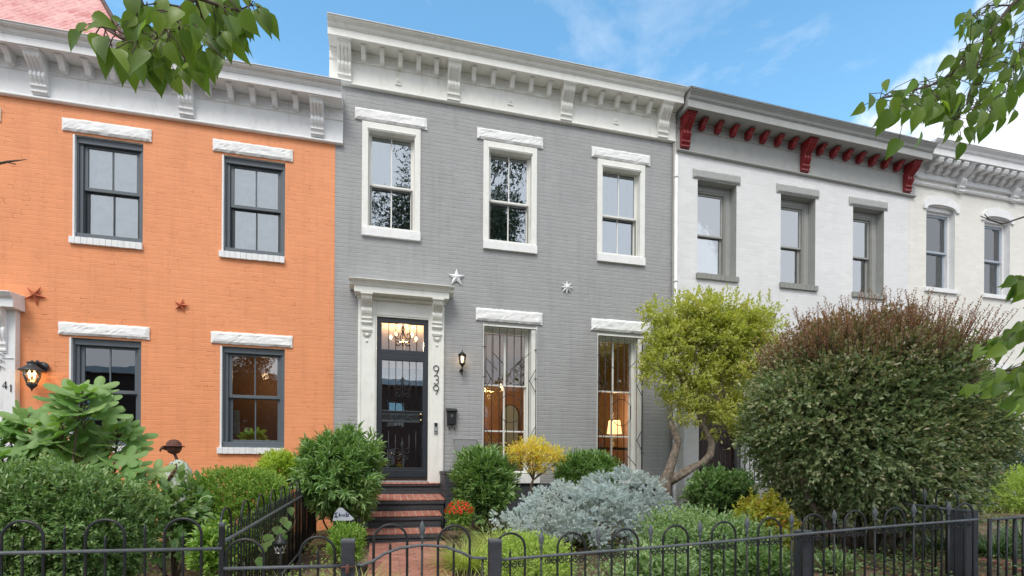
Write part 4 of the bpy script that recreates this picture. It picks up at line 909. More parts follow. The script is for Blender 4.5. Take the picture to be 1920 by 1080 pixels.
p = at(1808, 956, YF+.12); post(p.x+.02, .15, p.z, 'thick weathered black wooden post at the right end of the front fence', y=YF+.14, cap=False)
# -- divider between orange and grey gardens
XD = -.965
T = empty('iron_fence', (XD, -3.4, .4), 'tall hooped iron fence running back between the orange and grey gardens', 'fence')
zr = lambda y: 1.13+.034*(y+5.3)
y_ = -5.42
while y_ < -.9:
    hoop(T, (XD, y_, 0), (XD, y_+.24, 0), zr(y_)+.21, gz(XD, y_), .0075)
    for q in (.08, .16): picket(T, XD, y_+q, gz(XD, y_)-.05, zr(y_)+.10, .0055)
    for q in (.33, .42): picket(T, XD, y_+q, gz(XD, y_)-.05, zr(y_)+.12, .0055)
    y_ += .50
MB().tube([(XD+.010, y, zr(y)) for y in np.linspace(-5.48, -.8, 14)], .013, 8).build('rail', M['iron_dusty'], T); MB().tube([(XD+.014, y, zr(y)-.66) for y in np.linspace(-5.48, -.8, 14)], .010, 8).build('rail', M['iron_dusty'], T)
fence_root(T)
# -- divider between grey and white gardens (its front part shows behind the big shrub)
XE = 5.30
T = empty('iron_fence', (XE, -4.4, .5), 'taller hooped iron fence running back from the thick right post under the big shrub', 'fence')
zr2 = lambda y: 1.235+.055*(y+5.1)
y_ = -5.22
while y_ < -3.0:
    hoop(T, (XE, y_, 0), (XE, y_+.20, 0), zr2(y_)+.20, gz(XE, y_)-.05); picket(T, XE, y_+.1, gz(XE, y_)-.05, zr2(y_)+.1)
    picket(T, XE, y_+.31, gz(XE, y_)-.05, zr2(y_)+.11, tip=False); inst(FIN, FINUSED, T, (XE, y_+.31, zr2(y_)+.095)); y_ += .42
MB().tube([(XE-.012, y, zr2(y)) for y in np.linspace(-5.3, -3, 8)], .013, 8).build('rail', M['iron_dusty'], T); fence_root(T)
# -- plain picket fence at the far right
T = empty('picket_fence', (5.8, YF, .5), 'plain straight black picket fence at the right edge of the photo', 'fence')
for k_ in range(13):
    x_ = 5.33+.135*k_; r_ = .017 if k_ in (0, 3) else .009
    picket(T, x_, YF+.03+.02*k_, .3, at(1850, 978, YF).z+.02, r_, tip=False)
MB().tube([(5.34, YF+.02, 1.165), (7.0, YF+.28, 1.19)], .013, 8).build('rail', M['iron_dusty'], T); fence_root(T)
# small black solar lantern by the divider
p = at(525, 1022, -4.6); T = empty('garden_lantern', (p.x, -4.6, gz(p.x, -4.6)), 'small black stake lantern standing in front of the divider fence', 'lantern'); h = p.z-gz(p.x, -4.6)
MB().tube([(0, 0, 0), (0, 0, h-.05)], .007, 6).build('stake', M['iron'], T); MB().lathe((0, 0, h), [(.012, .09), (.018, .06), (.06, .02), (.055, -.0), (.01, 0)], 6).build('hood', M['iron'], T)
f = MB(); f.lathe((0, 0, h), [(.035, -.055), (.04, -.062), (.005, -.065)], 6)
for k_ in range(6): a = k_*math.pi/3; f.tube([(.042*math.cos(a), .042*math.sin(a), h), (.034*math.cos(a+1), .034*math.sin(a+1), h-.06)], .004, 5)
f.build('cage', M['steel'], T)
# tented white yard sign under the laurel
p = at(645, 968, -2.6); T = empty('yard_sign', (p.x-.02, -2.6, gz(p.x, -2.6)), 'small white and blue garden sign poking out under the left laurel', 'sign'); h = p.z-gz(p.x, -2.6)
sg = MB(); pts = [(-.105, h-.05), (.10, h-.05), (.135, h-.03), (.0, h+.10), (-.04, h+.10), (-.09, h+.03)]; sg.polyxz(pts, -.005, .0)
sg.build('sign_panel', paint('glossy_white_sign', (.50, .54, .62), .3, .1, 0), T); MB().tube([(0, .01, 0), (0, .01, h)], .007, 6).build('stake', M['steel'], T)
ink = MB(); zz = h+.015
ink.tube([(-.055, -.008, zz+.028), (-.085, -.008, zz+.02), (-.065, -.008, zz+.0), (-.085, -.008, zz-.018), (-.05, -.008, zz-.02)], .006, 5)
ink.tube([(-.035, -.008, zz-.015), (-.03, -.008, zz+.03), (-.02, -.008, zz-.012), (-.005, -.008, zz+.012), (.008, -.008, zz-.014), (.022, -.008, zz+.012), (.03, -.008, zz-.014)], .005, 5)
ink.tube([(.045, -.008, zz+.034), (.045, -.008, zz-.016), (.07, -.008, zz-.012), (.07, -.008, zz+.01), (.045, -.008, zz+.008)], .006, 5)
ink.build('blue_lettering', paint('navy_ink', (.03, .04, .14), .5, .1, 0), T)
# rusty figure with a pot-like head on a speckled body
p = at(328, 905, -1.6); z0 = gz(p.x, -1.6); T = empty('garden_sculpture', (p.x, -1.6, z0), 'rusty bird-like sculpture with a helmet head on a speckled white body', 'sculpture')
hc = at(326, 838, -1.6); lx, lz = hc.x-p.x, hc.z-z0
MB().lathe((lx, 0, lz), [(.012, -.095), (.06, -.075), (.085, -.03), (.09, .0), (.088, .005)], 20).build('head', M['rust'], T)
hb_ = MB(); hb_.lathe((lx, 0, lz), [(.118, .002), (.122, .010), (.088, .016), (.080, .05), (.05, .085), (.015, .095), (.002, .096)], 20); hb_.build('helmet', M['rust'], T, bevel=0)
MB().tube([(lx-.07, -.03, lz-.02), (lx-.115, -.045, lz-.015), (lx-.135, -.05, lz-.045), (lx-.13, -.05, lz-.065)], [.028, .02, .012, .004], 8).build('beak', M['rust'], T)
bt = at(333, 862, -1.6); MB().tube([(lx+.01, 0, lz-.09), (bt.x-p.x, 0, bt.z-z0-.02)], .018, 8).build('neck', M['rust'], T)
def speckle():
    m, t, pp, o = newmat('speckled_white_concrete'); v = pos(t); vo = node(t, 'ShaderNodeTexVoronoi'); vo.inputs['Scale'].default_value = 22; t.links.new(v, vo.inputs['Vector'])
    c = mixc(t, rng_(t, vo.outputs['Distance'], .26, .34), (.03, .03, .03), (.47, .52, .44)); c = mixc(t, rng_(t, noise(t, v, 10, 4), .52, .62, 0, .7), c, (.30, .42, .24))
    t.links.new(c, pp.inputs['Base Color']); pp.inputs['Roughness'].default_value = .8; bump(t, pp, vo.outputs['Distance'], .6, .01); return m
bw = bt.z-z0
MB().lathe((bt.x-p.x+.01, 0, 0), [(.14, 0), (.16, bw*.3), (.17, bw-.28), (.15, bw-.14), (.09, bw-.035), (.03, bw), (.005, bw+.002)], 18).build('body', speckle(), T)
MB().tube([(bt.x-p.x-.03, -.12, bw-.09), (bt.x-p.x+.03, -.14, bw-.06), (bt.x-p.x+.03, -.165, bw-.12), (bt.x-p.x-.03, -.175, bw-.22), (bt.x-p.x-.07, -.175, bw-.27)], .016, 8).build('handle', M['rust'], T)
MB().tube([(bt.x-p.x-.14, -.05, bw-.12), (bt.x-p.x-.17, -.05, bw-.15)], [.03, .02], 8).build('arm_stub', M['rust'], T)
# ================================================================== PLANTS
T_BLADE = blade(); T_BLADE3 = blade(2, .25)
LM = {}
LM['laurel'] = leafmat('laurel_leaf', (0.115, 0.223, 0.064), (0.255, 0.393, 0.132), (0.408, 0.509, 0.236), .30, .22, spec=.55)
LM['hedge'] = leafmat('clipped_hedge_leaf', (0.100, 0.200, 0.060), (0.282, 0.399, 0.150), (0.497, 0.559, 0.302), .32, .22, spec=.5)
LM['box'] = leafmat('small_box_leaf', (0.140, 0.263, 0.041), (0.281, 0.424, 0.080), (0.468, 0.545, 0.137), .4, .25)
LM['chart'] = leafmat('chartreuse_leaf', (0.299, 0.418, 0.054), (0.483, 0.572, 0.120), None, .45, .35)
LM['big'] = leafmat('dark_bronze_green_leaf', (0.118, 0.198, 0.076), (0.387, 0.400, 0.205), (0.592, 0.456, 0.292), .30, .16, tip=(.44, .22, .17), zr=(2.6, 3.9), spec=.5)
LM['ytree'] = leafmat('yellow_green_leaf', (0.328, 0.376, 0.094), (0.625, 0.587, 0.191), (0.672, 0.587, 0.327), .4, .4)
LM['spruce'] = leafmat('blue_spruce_needle', (0.460, 0.577, 0.663), (0.800, 0.800, 0.800), (0.800, 0.800, 0.800), .6, .1)
LM['maple'] = leafmat('autumn_maple_leaf', (0.652, 0.650, 0.112), (0.752, 0.464, 0.112), (0.760, 0.309, 0.112), .5, .4)
LM['rose'] = leafmat('rose_leaf', (0.176, 0.287, 0.117), (0.374, 0.486, 0.260), (0.655, 0.663, 0.364), .4, .3)
LM['mumf'] = leafmat('red_flower_petal', (0.650, 0.024, 0.013), (0.845, 0.080, 0.032), None, .5, .2)
LM['grassY'] = leafmat('yellow_green_grass', (.30, .38, .08), (.48, .52, .18), (.62, .60, .32), .5, .35)
LM['grassD'] = leafmat('dark_strap_grass', (0.054, 0.119, 0.036), (0.144, 0.238, 0.090), (0.360, 0.425, 0.216), .35, .2)
LM['grassV'] = leafmat('variegated_grass', (.16, .26, .08), (.50, .52, .30), (.60, .60, .42), .45, .3)
LM['fig'] = leafmat('fig_leaf', (0.139, 0.260, 0.073), (0.263, 0.403, 0.146), (0.361, 0.468, 0.198), .5, .3, back=1.3)
LM['green'] = leafmat('mid_green_leaf', (0.106, 0.207, 0.065), (0.232, 0.341, 0.129), (0.422, 0.444, 0.226), .35, .3)
LM['yg'] = leafmat('feathery_yellow_green', (0.266, 0.390, 0.073), (0.516, 0.600, 0.182), None, .5, .3)
LM['street'] = leafmat('street_tree_leaf', (0.105, 0.179, 0.037), (0.212, 0.302, 0.053), (0.248, 0.336, 0.074), .38, .45, back=1.5)
LM['tree_dark'] = leafmat('shaded_tree_leaf', (.03, .055, .03), (.06, .09, .045), None, .5, .2)  # darker green, set for the tree's tone mirrored in the panes
LM['con'] = leafmat('blue_green_conifer', (0.032, 0.075, 0.068), (0.096, 0.165, 0.135), None, .5, .1)
def U_(n, a, b): return RNG.uniform(a, b, n)
def stems(T, base, tips, r0=.02, r1=.005, mat='twig', bend=.12, name='stems'):
    mb = MB()
    for i, q in enumerate(tips): limb(mb, base if not isinstance(base, list) else base[i % len(base)], q, r0, r1, bend, 5, i*7+3, 6)
    return mb.build(name, M[mat], T)
def bush(name, label, cat, box, Y, ry, ntw, k, tl, Ls, Ws, mat, tmpl=T_DIA, group=None, zb=None, nst=7, **kw):
    """box = photo box (x0,y0,x1,y1) of the foliage at depth Y"""
    a = at(box[0], box[3], Y); b = at(box[2], box[1], Y); cx, cz = (a.x+b.x)/2, (a.z+b.z)/2; rx, rz_ = abs(b.x-a.x)/2, abs(b.z-a.z)/2
    g0 = gz(cx, Y); T = empty(name, (cx, Y, g0), label, cat, group)
    P, A, U = crown(0, 0, cz-g0, rx*.93, ry, rz_*.95, ntw, k, tl, zmin=.03, **kw); n = len(P)
    f = leaves('foliage', P, A, U, U_(n, *Ls), U_(n, *Ws), tmpl, mat, T)
    tips = [(rx*.7*math.cos(i*2.4)*(.4+.6*random.random()), ry*.6*math.sin(i*2.4), cz-g0+rz_*random.uniform(-.2, .7)) for i in range(nst)]
    stems(T, (0, 0, 0), tips, .016, .004); return T
# hedges and shrubs, left garden
bush('clipped_hedge', 'dense dark green clipped hedge behind the hooped fence at the left edge', 'hedge', (-150, 868, 296, 1130), -4.25, .55, 9000, 8, .06, (.028, .045), (.012, .018), LM['hedge'], T_OV, power=3.0, lump=.20, up=.6, fill=.75, shell=.24, spread=.8, nl=24)
bush('box_shrub', 'rounded mid-green small-leaved shrub between the sculpture and the divider fence', 'shrub', (352, 878, 560, 1050), -2.6, .55, 7500, 8, .05, (.020, .032), (.011, .017), LM['box'], T_DIA, power=2.8, lump=.14, up=.5, fill=.8, shell=.18)
bush('chartreuse_shrub', 'small bright yellow-green shrub under the orange house window', 'shrub', (482, 842, 568, 925), -1.2, .35, 1100, 7, .06, (.03, .05), (.018, .028), LM['chart'], T_OV, up=.4)
bush('laurel_shrub', 'large glossy long-leaved laurel left of the brick steps', 'shrub', (556, 812, 716, 978), -1.55, .62, 1500, 12, .13, (.085, .14), (.022, .034), LM['laurel'], T_OV, power=2.6, lump=.26, up=.6, spread=.9, fill=.7, shell=.34, nl=16)
bush('laurel_shrub', 'upright glossy laurel between the steps and the small maple', 'shrub', (852, 838, 960, 975), -1.25, .48, 1000, 12, .13, (.09, .135), (.020, .030), LM['laurel'], T_OV, power=2.4, lump=.3, up=1.2, spread=.75, fill=.65, shell=.4, nl=14)
bush('laurel_shrub', 'low glossy laurel between the small maple and the right barred window', 'shrub', (1040, 850, 1168, 935), -.62, .42, 800, 12, .12, (.08, .12), (.020, .028), LM['laurel'], T_OV, up=.8, lump=.2, spread=.8)
# broad-leaved plant between the hedges
bush('broadleaf_plant', 'loose broad-leaved green plant growing between the two left hedges', 'plant', (282, 908, 372, 1045), -3.1, .30, 110, 7, .2, (.09, .15), (.06, .09), LM['green'], T_OV, lump=.3, up=.5, fill=.6)
def lobed_plant(name, label, spots, Y, mat, size, seedn, zb):
    cx = sum(at(a, b, Y).x for a, b, r in spots)/len(spots); g0 = gz(cx, Y); T = empty(name, (cx, Y, g0), label, 'shrub'); P = []; A = []; U = []; mb = MB()
    for (a, b, n) in spots:
        c = at(a, b, Y); c = Vector((c.x-cx, RNG.uniform(-.2, .2), c.z-g0)); limb(mb, (c.x*.6, 0, 0), c, .022, .006, .08, 6, int(a), 6)
        for i in range(n):
            ph = i*2.4+RNG.uniform(-.3, .3); h = -.05-.34*(i/n); r_ = .05+.25*(i/n)**.8; q = c+Vector((r_*math.cos(ph)*.5, r_*math.sin(ph)*.5, h*.75+.05)); d = Vector((math.cos(ph), math.sin(ph), .35-.5*i/n))
            limb(mb, c+Vector((0, 0, h)), q, .004, .003, .05, 3, i, 4); P.append(q); A.append(d); U.append((d.x*.3+RNG.normal(0, .25), -.95+RNG.normal(0, .3), .75))
    n = len(P); leaves('foliage', P, A, U, U_(n, *size), U_(n, size[0]*.9, size[1]*.95), T_lobed(), mat, T); mb.build('stems', M['twig'], T); return T
lobed_plant('fig_tree', 'young fig tree with large pale lobed leaves in front of the left lower window', [(172, 735, 24), (212, 800, 20), (120, 790, 18), (38, 775, 22), (-20, 800, 18), (150, 845, 18), (235, 865, 12), (70, 845, 18), (10, 850, 14), (278, 890, 3)], -3.1, LM['fig'], (.15, .24), 1, 0)
# right garden
T = bush('big_shrub', 'huge rounded dark bronze-green shrub with reddish new tips in front of the white house', 'shrub', (1428, 620, 1826, 1000), -3.9, 1.0, 19000, 11, .17, (.038, .066), (.024, .036), LM['big'], T_DIA, power=2.2, lump=.26, up=.12, spread=.85, fill=.68, shell=.20, nl=40, nst=0)
def add_sprays(T, n, cz, rx, ry, rz_, mat, tl=.35):
    a = RNG.uniform(0, 2*math.pi, n); q = np.sqrt(RNG.random(n))*.85; x = q*np.cos(a)*rx; y = q*np.sin(a)*ry; z = cz+rz_*np.sqrt(np.maximum(0, 1-q**2))*.92
    P = []; A = []; U = []; mb = MB()
    for i in range(n):
        d = Vector((x[i]/rx*.7+RNG.normal(0, .22), y[i]/ry*.5+RNG.normal(0, .2), 1)).normalized(); L_ = tl*RNG.uniform(.5, 1.25); b = Vector((x[i], y[i], z[i]-.08))
        mb.tube([b, b+d*L_*.5, b+d*L_], [.004, .003, .0015], 4)
        for j in range(int(L_*55)):
            s_ = .15+.85*j/(L_*55); ph = j*2.4; o_ = Vector((math.cos(ph), math.sin(ph), .9)); P.append(b+d*L_*s_); A.append(o_); U.append((-o_.x, -o_.y, 1))
    n_ = len(P); leaves('new_growth', P, A, U, U_(n_, .022, .04), U_(n_, .010, .016), T_DIA, mat, T); mb.build('shoots', M['twig'], T)
pa = at(1425, 985, -3.9); pb = at(1845, 618, -3.9); BR = (abs(pb.x-pa.x)/2, (pa.z+pb.z)/2, abs(pb.z-pa.z)/2)
LM['red'] = leafmat('red_new_leaf', (.22, .14, .09), (.50, .17, .14), (.60, .26, .24), .4, .35)
add_sprays(T, 520, BR[1]-T.location.z, BR[0]*.93, 1.2, BR[2]*.97, LM['red'], .46)
mb = MB(); 
for i in range(8):
    a = i*.8; limb(mb, (-.25+.10*math.cos(a)+.05*i, .12*math.sin(a)-.1, -.02), (1.1*math.cos(a*1.3), .6*math.sin(a*1.3), 1.1+.15*(i % 3)), .055, .02, .12, 7, i+40, 8)
mb.build('trunks', M['bark'], T)
# yellow-green tree with a twisted trunk
Yt = -1.25; b0 = at(1247, 925, Yt); g0 = gz(b0.x, Yt); T = empty('small_tree', (b0.x, Yt, g0), 'small yellow-green tree with a twisted lichened trunk in front of the white house door', 'tree')
def rel(px, py, dy=0.): v_ = at(px, py, Yt+dy); return (v_.x-b0.x, dy, v_.z-g0)
mb = MB()
mb.tube([(0, 0, -.05), rel(1246, 905), rel(1255, 882), rel(1262, 860), rel(1268, 838), rel(1271, 825), rel(1264, 812), rel(1262, 800), rel(1257, 790)], [.13, .105, .08, .07, .062, .062, .058, .045, .036], 10)
mb.tube([rel(1250, 905), rel(1270, 892), rel(1295, 878), rel(1318, 868), rel(1332, 852), rel(1335, 832), rel(1326, 812), rel(1316, 796), rel(1312, 780), rel(1302, 758), rel(1290, 735), rel(1284, 700)], [.08, .064, .062, .060, .064, .060, .05, .046, .042, .036, .03, .02], 10)
mb.tube([rel(1316, 798), rel(1326, 775), rel(1340, 758), rel(1362, 735), rel(1380, 700)], [.045, .04, .032, .025, .015], 8)
mb.tube([rel(1290, 735), rel(1270, 700), rel(1262, 660), rel(1250, 620)], [.03, .025, .018, .01], 7); mb.tube([rel(1302, 758), rel(1320, 710), rel(1345, 660), rel(1350, 610)], [.03, .024, .018, .01], 7)
mb.tube([rel(1284, 700), rel(1300, 650), rel(1290, 600), rel(1292, 560)], [.02, .016, .012, .008], 7); mb.tube([rel(1258, 905), rel(1290, 886, -.1), rel(1312, 870, -.1)], [.05, .04, .03], 8)
for i in range(16): limb(mb, rel(1290+RNG.uniform(-15, 60), 700+RNG.uniform(-60, 40)), rel(1250+RNG.uniform(-40, 150), 620+RNG.uniform(-50, 60), RNG.uniform(-.5, .5)), .012, .004, .2, 5, i, 5)
mb.build('trunk', M['bark_grey'], T)
Pl = []; Al = []; Ul = []
for (px, py, rx_, rz_, n_) in ((1325, 625, .90, .60, 1700), (1250, 640, .40, .42, 560), (1405, 615, .58, .42, 760), (1230, 590, .22, .14, 110), (1320, 580, .65, .25, 420), (1300, 700, .55, .35, 480), (1370, 690, .45, .40, 520), (1235, 690, .34, .36, 330), (1385, 760, .35, .35, 380), (1275, 745, .22, .14, 90), (1340, 770, .25, .15, 160), (1425, 700, .38, .40, 420), (1420, 650, .40, .35, 380), (1310, 740, .34, .22, 200), (1405, 800, .24, .26, 200), (1365, 640, .5, .4, 420), (1285, 775, .26, .16, 90), (1345, 800, .22, .16, 80), (1262, 750, .16, .2, 70), (1435, 745, .25, .3, 160)):
    c_ = rel(px, py); P, A, U = crown(c_[0], c_[1], c_[2], rx_, .48, rz_, n_, 8, .13, lump=.3, up=.35, spread=.85, fill=.65, shell=.45); Pl.append(P); Al.append(A); Ul.append(U)
for (px, py) in ((1310, 550), (1330, 556), (1365, 548), (1380, 556), (1345, 562), (1425, 560), (1442, 556), (1215, 578), (1228, 566), (1206, 600), (1290, 560), (1270, 568), (1404, 565), (1460, 572), (1232, 745), (1212, 700)):
    c_ = rel(px, py+14); n_ = 26; t = np.linspace(0, 1, n_); ph = np.arange(n_)*2.4; Pl.append(np.array(c_)+np.stack([.03*np.cos(ph)*0+RNG.normal(0, .012, n_), RNG.normal(0, .012, n_), t*.22], 1)); A = np.stack([np.cos(ph), np.sin(ph), .7+t], 1); Al.append(A); Ul.append(np.stack([-np.cos(ph), -np.sin(ph), np.ones(n_)], 1))
P, A, U = map(np.concatenate, (Pl, Al, Ul)); ok = (np.sin(P[:, 0]*9+P[:, 2]*5)*np.sin(P[:, 2]*11-P[:, 0]*3)*.6+RNG.normal(0, .22, len(P))) > -.22; P, A, U = P[ok], A[ok], U[ok]
n = len(P); leaves('crown', P, A, U, U_(n, .045, .078), U_(n, .022, .036), T_DIA, LM['ytree'], T)
# small autumn maple
Yt = -1.35; b0 = at(998, 925, Yt); g0 = gz(b0.x, Yt); T = empty('small_maple', (b0.x, Yt, g0), 'little maple with yellow and orange leaves in front of the left barred window', 'tree')
mb = MB(); tips = [rel(960, 850), rel(975, 838), rel(1000, 830), rel(1020, 835), rel(1045, 850), rel(1058, 858), rel(1010, 862), rel(985, 865)]
mb.tube([(0, 0, 0), rel(996, 910), rel(1000, 898)], [.022, .02, .018], 7)
for i, q in enumerate(tips): limb(mb, rel(1000, 900), q, .012, .003, .12, 6, i+5, 6)
mb.build('trunk', M['twig'], T)
Pl = []; Al = []; Ul = []
for (px, py, rx_, rz_, n_) in ((1005, 850, .46, .16, 330), (1040, 852, .24, .10, 120), (968, 850, .22, .12, 110), (1000, 832, .28, .08, 110), (1010, 872, .35, .07, 130)):
    c_ = rel(px, py); P, A, U = crown(c_[0], c_[1], c_[2], rx_, .32, rz_, n_, 6, .08, lump=.4, up=.1, spread=1., fill=.6, shell=.5); Pl.append(P); Al.append(A); Ul.append(U)
P, A, U = map(np.concatenate, (Pl, Al, Ul)); n = len(P); leaves('crown', P, A, U, U_(n, .026, .052), U_(n, .012, .021), T_DIA, LM['maple'], T)
# blue spruce mound: cushions of short needled tips
def spruce():
    Y = -2.6; c = at(1092, 985, Y); g0 = gz(c.x, Y); T = empty('blue_spruce', (c.x, Y, g0), 'low spreading blue-grey spruce mound in the middle of the garden', 'shrub')
    Pl = []; Dl = []
    for (px, py, rx, ry, rz_, n) in ((1095, 965, .78, .60, .40, 75), (1165, 940, .55, .50, .38, 55), (1010, 985, .50, .45, .26, 36), (1120, 1000, .60, .55, .30, 45), (1190, 975, .45, .45, .30, 30), (1070, 1010, .40, .60, .2, 24)):
        q = at(px, py, Y); dd = rnd_dirs(n*3); dd = dd[dd[:, 2] > -.25][:n]; o_ = np.array([q.x-c.x, 0, q.z-g0])
        for v_ in dd:
            pc = v_*np.array([rx, ry, rz_])*RNG.uniform(.78, 1.06)+o_; r_ = RNG.uniform(.055, .10); m = 26; e = rnd_dirs(m); e = e[(e@v_) > -.35]; Pl.append(pc+e*np.array([r_*1.25, r_*1.1, r_*.7])); Dl.append(nrm(e+v_*.35+np.array([0, 0, .25])+RNG.normal(0, .2, e.shape)))
    p = np.concatenate(Pl); d = np.concatenate(Dl); ok = p[:, 2] > .02; p, d = p[ok], d[ok]; n = len(p); k = 34; tl = .055
    t = np.tile(np.linspace(0, 1, k), n); DD = np.repeat(d, k, 0); lat = nrm(np.cross(DD, RNG.normal(size=(n*k, 3)))); P = np.repeat(p, k, 0)+DD*(t*tl)[:, None]
    A = nrm(lat*(1.15-.75*t)[:, None]+DD*(.35+.8*t)[:, None]); m = len(P)
    leaves('needles', P, A, DD+RNG.normal(0, .3, P.shape), U_(m, .022, .034), U_(m, .0045, .0065), T_DIA, LM['spruce'], T)
    stems(T, (0, 0, 0), [(x_*.6, y_*.5, .35) for x_, y_ in ((-1, 0), (1, .2), (.2, -.8), (-.4, .6), (.7, -.5), (-.9, -.5))], .03, .01)
spruce()
bush('rose_bush', 'loose grey-green rose bush with small leaves right of the blue spruce', 'shrub', (1160, 945, 1465, 1120), -4.1, .60, 3300, 7, .10, (.028, .045), (.017, .027), LM['rose'], T_OV, lump=.25, up=.6, fill=.6, shell=.4, spread=.95, nl=16)
bush('yellow_shrub', 'low yellow-green small-leaved shrub behind the right gate post', 'shrub', (885, 992, 1085, 1120), -4.4, .40, 2400, 7, .06, (.016, .028), (.010, .016), LM['yg'], T_DIA, lump=.2, up=.6, fill=.7)
bush('autumn_vine', 'yellow and orange tinged bush between the rose bush and the huge shrub', 'shrub', (1372, 925, 1495, 1080), -4.0, .35, 1000, 6, .09, (.035, .06), (.025, .04), leafmat('turning_leaf', (.32, .36, .05), (.46, .40, .07), (.50, .16, .05), .45, .35), T_OV, lump=.3, up=.4, fill=.6, spread=1.)
bush('green_shrub', 'bright mid-green shrub below the railing of the white house', 'shrub', (1285, 880, 1420, 975), -2.2, .45, 1000, 8, .09, (.045, .075), (.028, .042), LM['green'], T_OV, lump=.22, up=.5)
bush('feathery_shrub', 'soft yellow-green feathery shrub at the right edge beside the huge shrub', 'shrub', (1835, 870, 2010, 990), -2.2, .7, 3300, 8, .09, (.03, .05), (.010, .016), LM['yg'], T_DIA, lump=.2, up=.3)
bush('conifer', 'dark blue-green conifer behind the feathery shrub at the right edge', 'tree', (1868, 800, 1960, 905), -.8, .5, 1600, 8, .09, (.03, .05), (.012, .02), LM['con'], T_DIA, lump=.25, up=.2)
bush('low_shrub', 'mossy green low shrub in front of the left laurel and yard sign', 'shrub', (612, 978, 688, 1060), -3.2, .32, 1100, 7, .06, (.02, .035), (.010, .016), LM['box'], T_DIA, lump=.25, up=.7)
bush('dark_evergreen', 'dark evergreen shrub in the shade under the huge shrub', 'shrub', (1660, 985, 1800, 1100), -3.6, .5, 1800, 8, .08, (.03, .05), (.018, .026), LM['hedge'], T_DIA, lump=.2, up=.3)
bush('rose_bush', 'low spreading green rose growth just behind the right front fence', 'shrub', (1130, 1030, 1330, 1130), -4.9, .30, 1300, 7, .10, (.028, .045), (.017, .027), LM['rose'], T_OV, lump=.35, up=.6, fill=.6, shell=.5, nst=4)
bush('perennial_clump', 'bushy green perennial behind the fence just left of the middle post', 'plant', (1345, 1015, 1490, 1120), -4.9, .28, 1000, 7, .09, (.03, .05), (.018, .03), LM['green'], T_OV, lump=.35, up=.7, fill=.6, shell=.5, nst=4)
bush('perennial_clump', 'ragged green perennial behind the hooped fence beside the dark strap-leaved clump', 'plant', (372, 985, 425, 1090), -4.9, .16, 420, 7, .09, (.03, .05), (.018, .03), LM['box'], T_OV, lump=.35, up=.7, fill=.6, shell=.5, nst=4)
bush('perennial_clump', 'small leafy perennial under the huge shrub right of the middle post', 'plant', (1528, 1030, 1600, 1110), -4.7, .2, 420, 7, .09, (.03, .05), (.018, .03), LM['rose'], T_OV, lump=.35, up=.7, fill=.6, shell=.5, nst=4)
# grasses
def grass(name, label, px, py, Y, n, L_, mat, wd=.009, spread=.12, bendt=T_BLADE, cat='grass clump', group=None):
    c = at(px, py, Y); g0 = gz(c.x, Y); T = empty(name, (c.x, Y, g0), label, cat, group)
    a = RNG.uniform(0, 2*math.pi, n); q = np.sqrt(RNG.random(n))*spread; P = np.stack([q*np.cos(a), q*np.sin(a), np.zeros(n)], 1)
    a2 = a+RNG.normal(0, .5, n); el = RNG.uniform(.5, 1.35, n); A = np.stack([np.cos(a2)*np.cos(el), np.sin(a2)*np.cos(el), np.sin(el)], 1); U = np.stack([-np.cos(a2)*np.sin(el), -np.sin(a2)*np.sin(el), np.cos(el)], 1)
    leaves('blades', P, A, U, U_(n, L_*.65, L_*1.15), U_(n, wd*.7, wd*1.2), bendt, mat, T); return T
GV = 'variegated grass clumps edging the beds'
grass('grass_clump', 'yellow-green grass clump just left of the left gate post', 612, 1040, -4.6, 420, .42, LM['grassY'], .009, .12, group=GV)
grass('grass_clump', 'pale striped grass clump in front of the divider fence', 548, 1040, -4.5, 420, .42, LM['grassV'], .009, .13, group=GV)
grass('grass_clump', 'yellow-green grass clump spilling over the left edge of the brick path', 672, 1030, -4.3, 420, .44, LM['grassY'], .009, .12, group=GV)
grass('grass_clump', 'feathery yellow-green grass below the red flowers right of the steps', 880, 990, -3.3, 620, .46, LM['grassY'], .008, .20, group=GV)
grass('grass_clump', 'yellow-green grass behind the yellow shrub and in front of the upright laurel', 935, 985, -2.7, 620, .48, LM['grassY'], .008, .24, group=GV)
grass('grass_clump', 'small bright grass tuft at the right side of the brick path beside the gate', 862, 1040, -4.4, 420, .30, LM['grassY'], .008, .14, group=GV)
GD = 'strap-leaved grass clumps behind the iron fences'
grass('liriope_clump', 'dark strap-leaved clump left of the iron corner post', 345, 1060, -4.7, 260, .42, LM['grassD'], .012, .08, group=GD)
grass('liriope_clump', 'striped strap-leaved clump at the foot of the clipped hedge', 278, 1070, -4.85, 300, .40, LM['grassV'], .012, .10, group=GD)
grass('liriope_clump', 'dark strap-leaved clump behind the plain picket fence', 1862, 1060, -4.6, 300, .42, LM['grassD'], .014, .12, group=GD)
grass('liriope_clump', 'dark strap-leaved clump at the lower right corner of the photo', 1915, 1060, -4.4, 300, .45, LM['grassD'], .014, .12, group=GD)
grass('liriope_clump', 'dark strap-leaved clump under the divider fence by the thick right post', 1765, 1060, -4.2, 240, .30, LM['grassD'], .012, .12, group=GD)
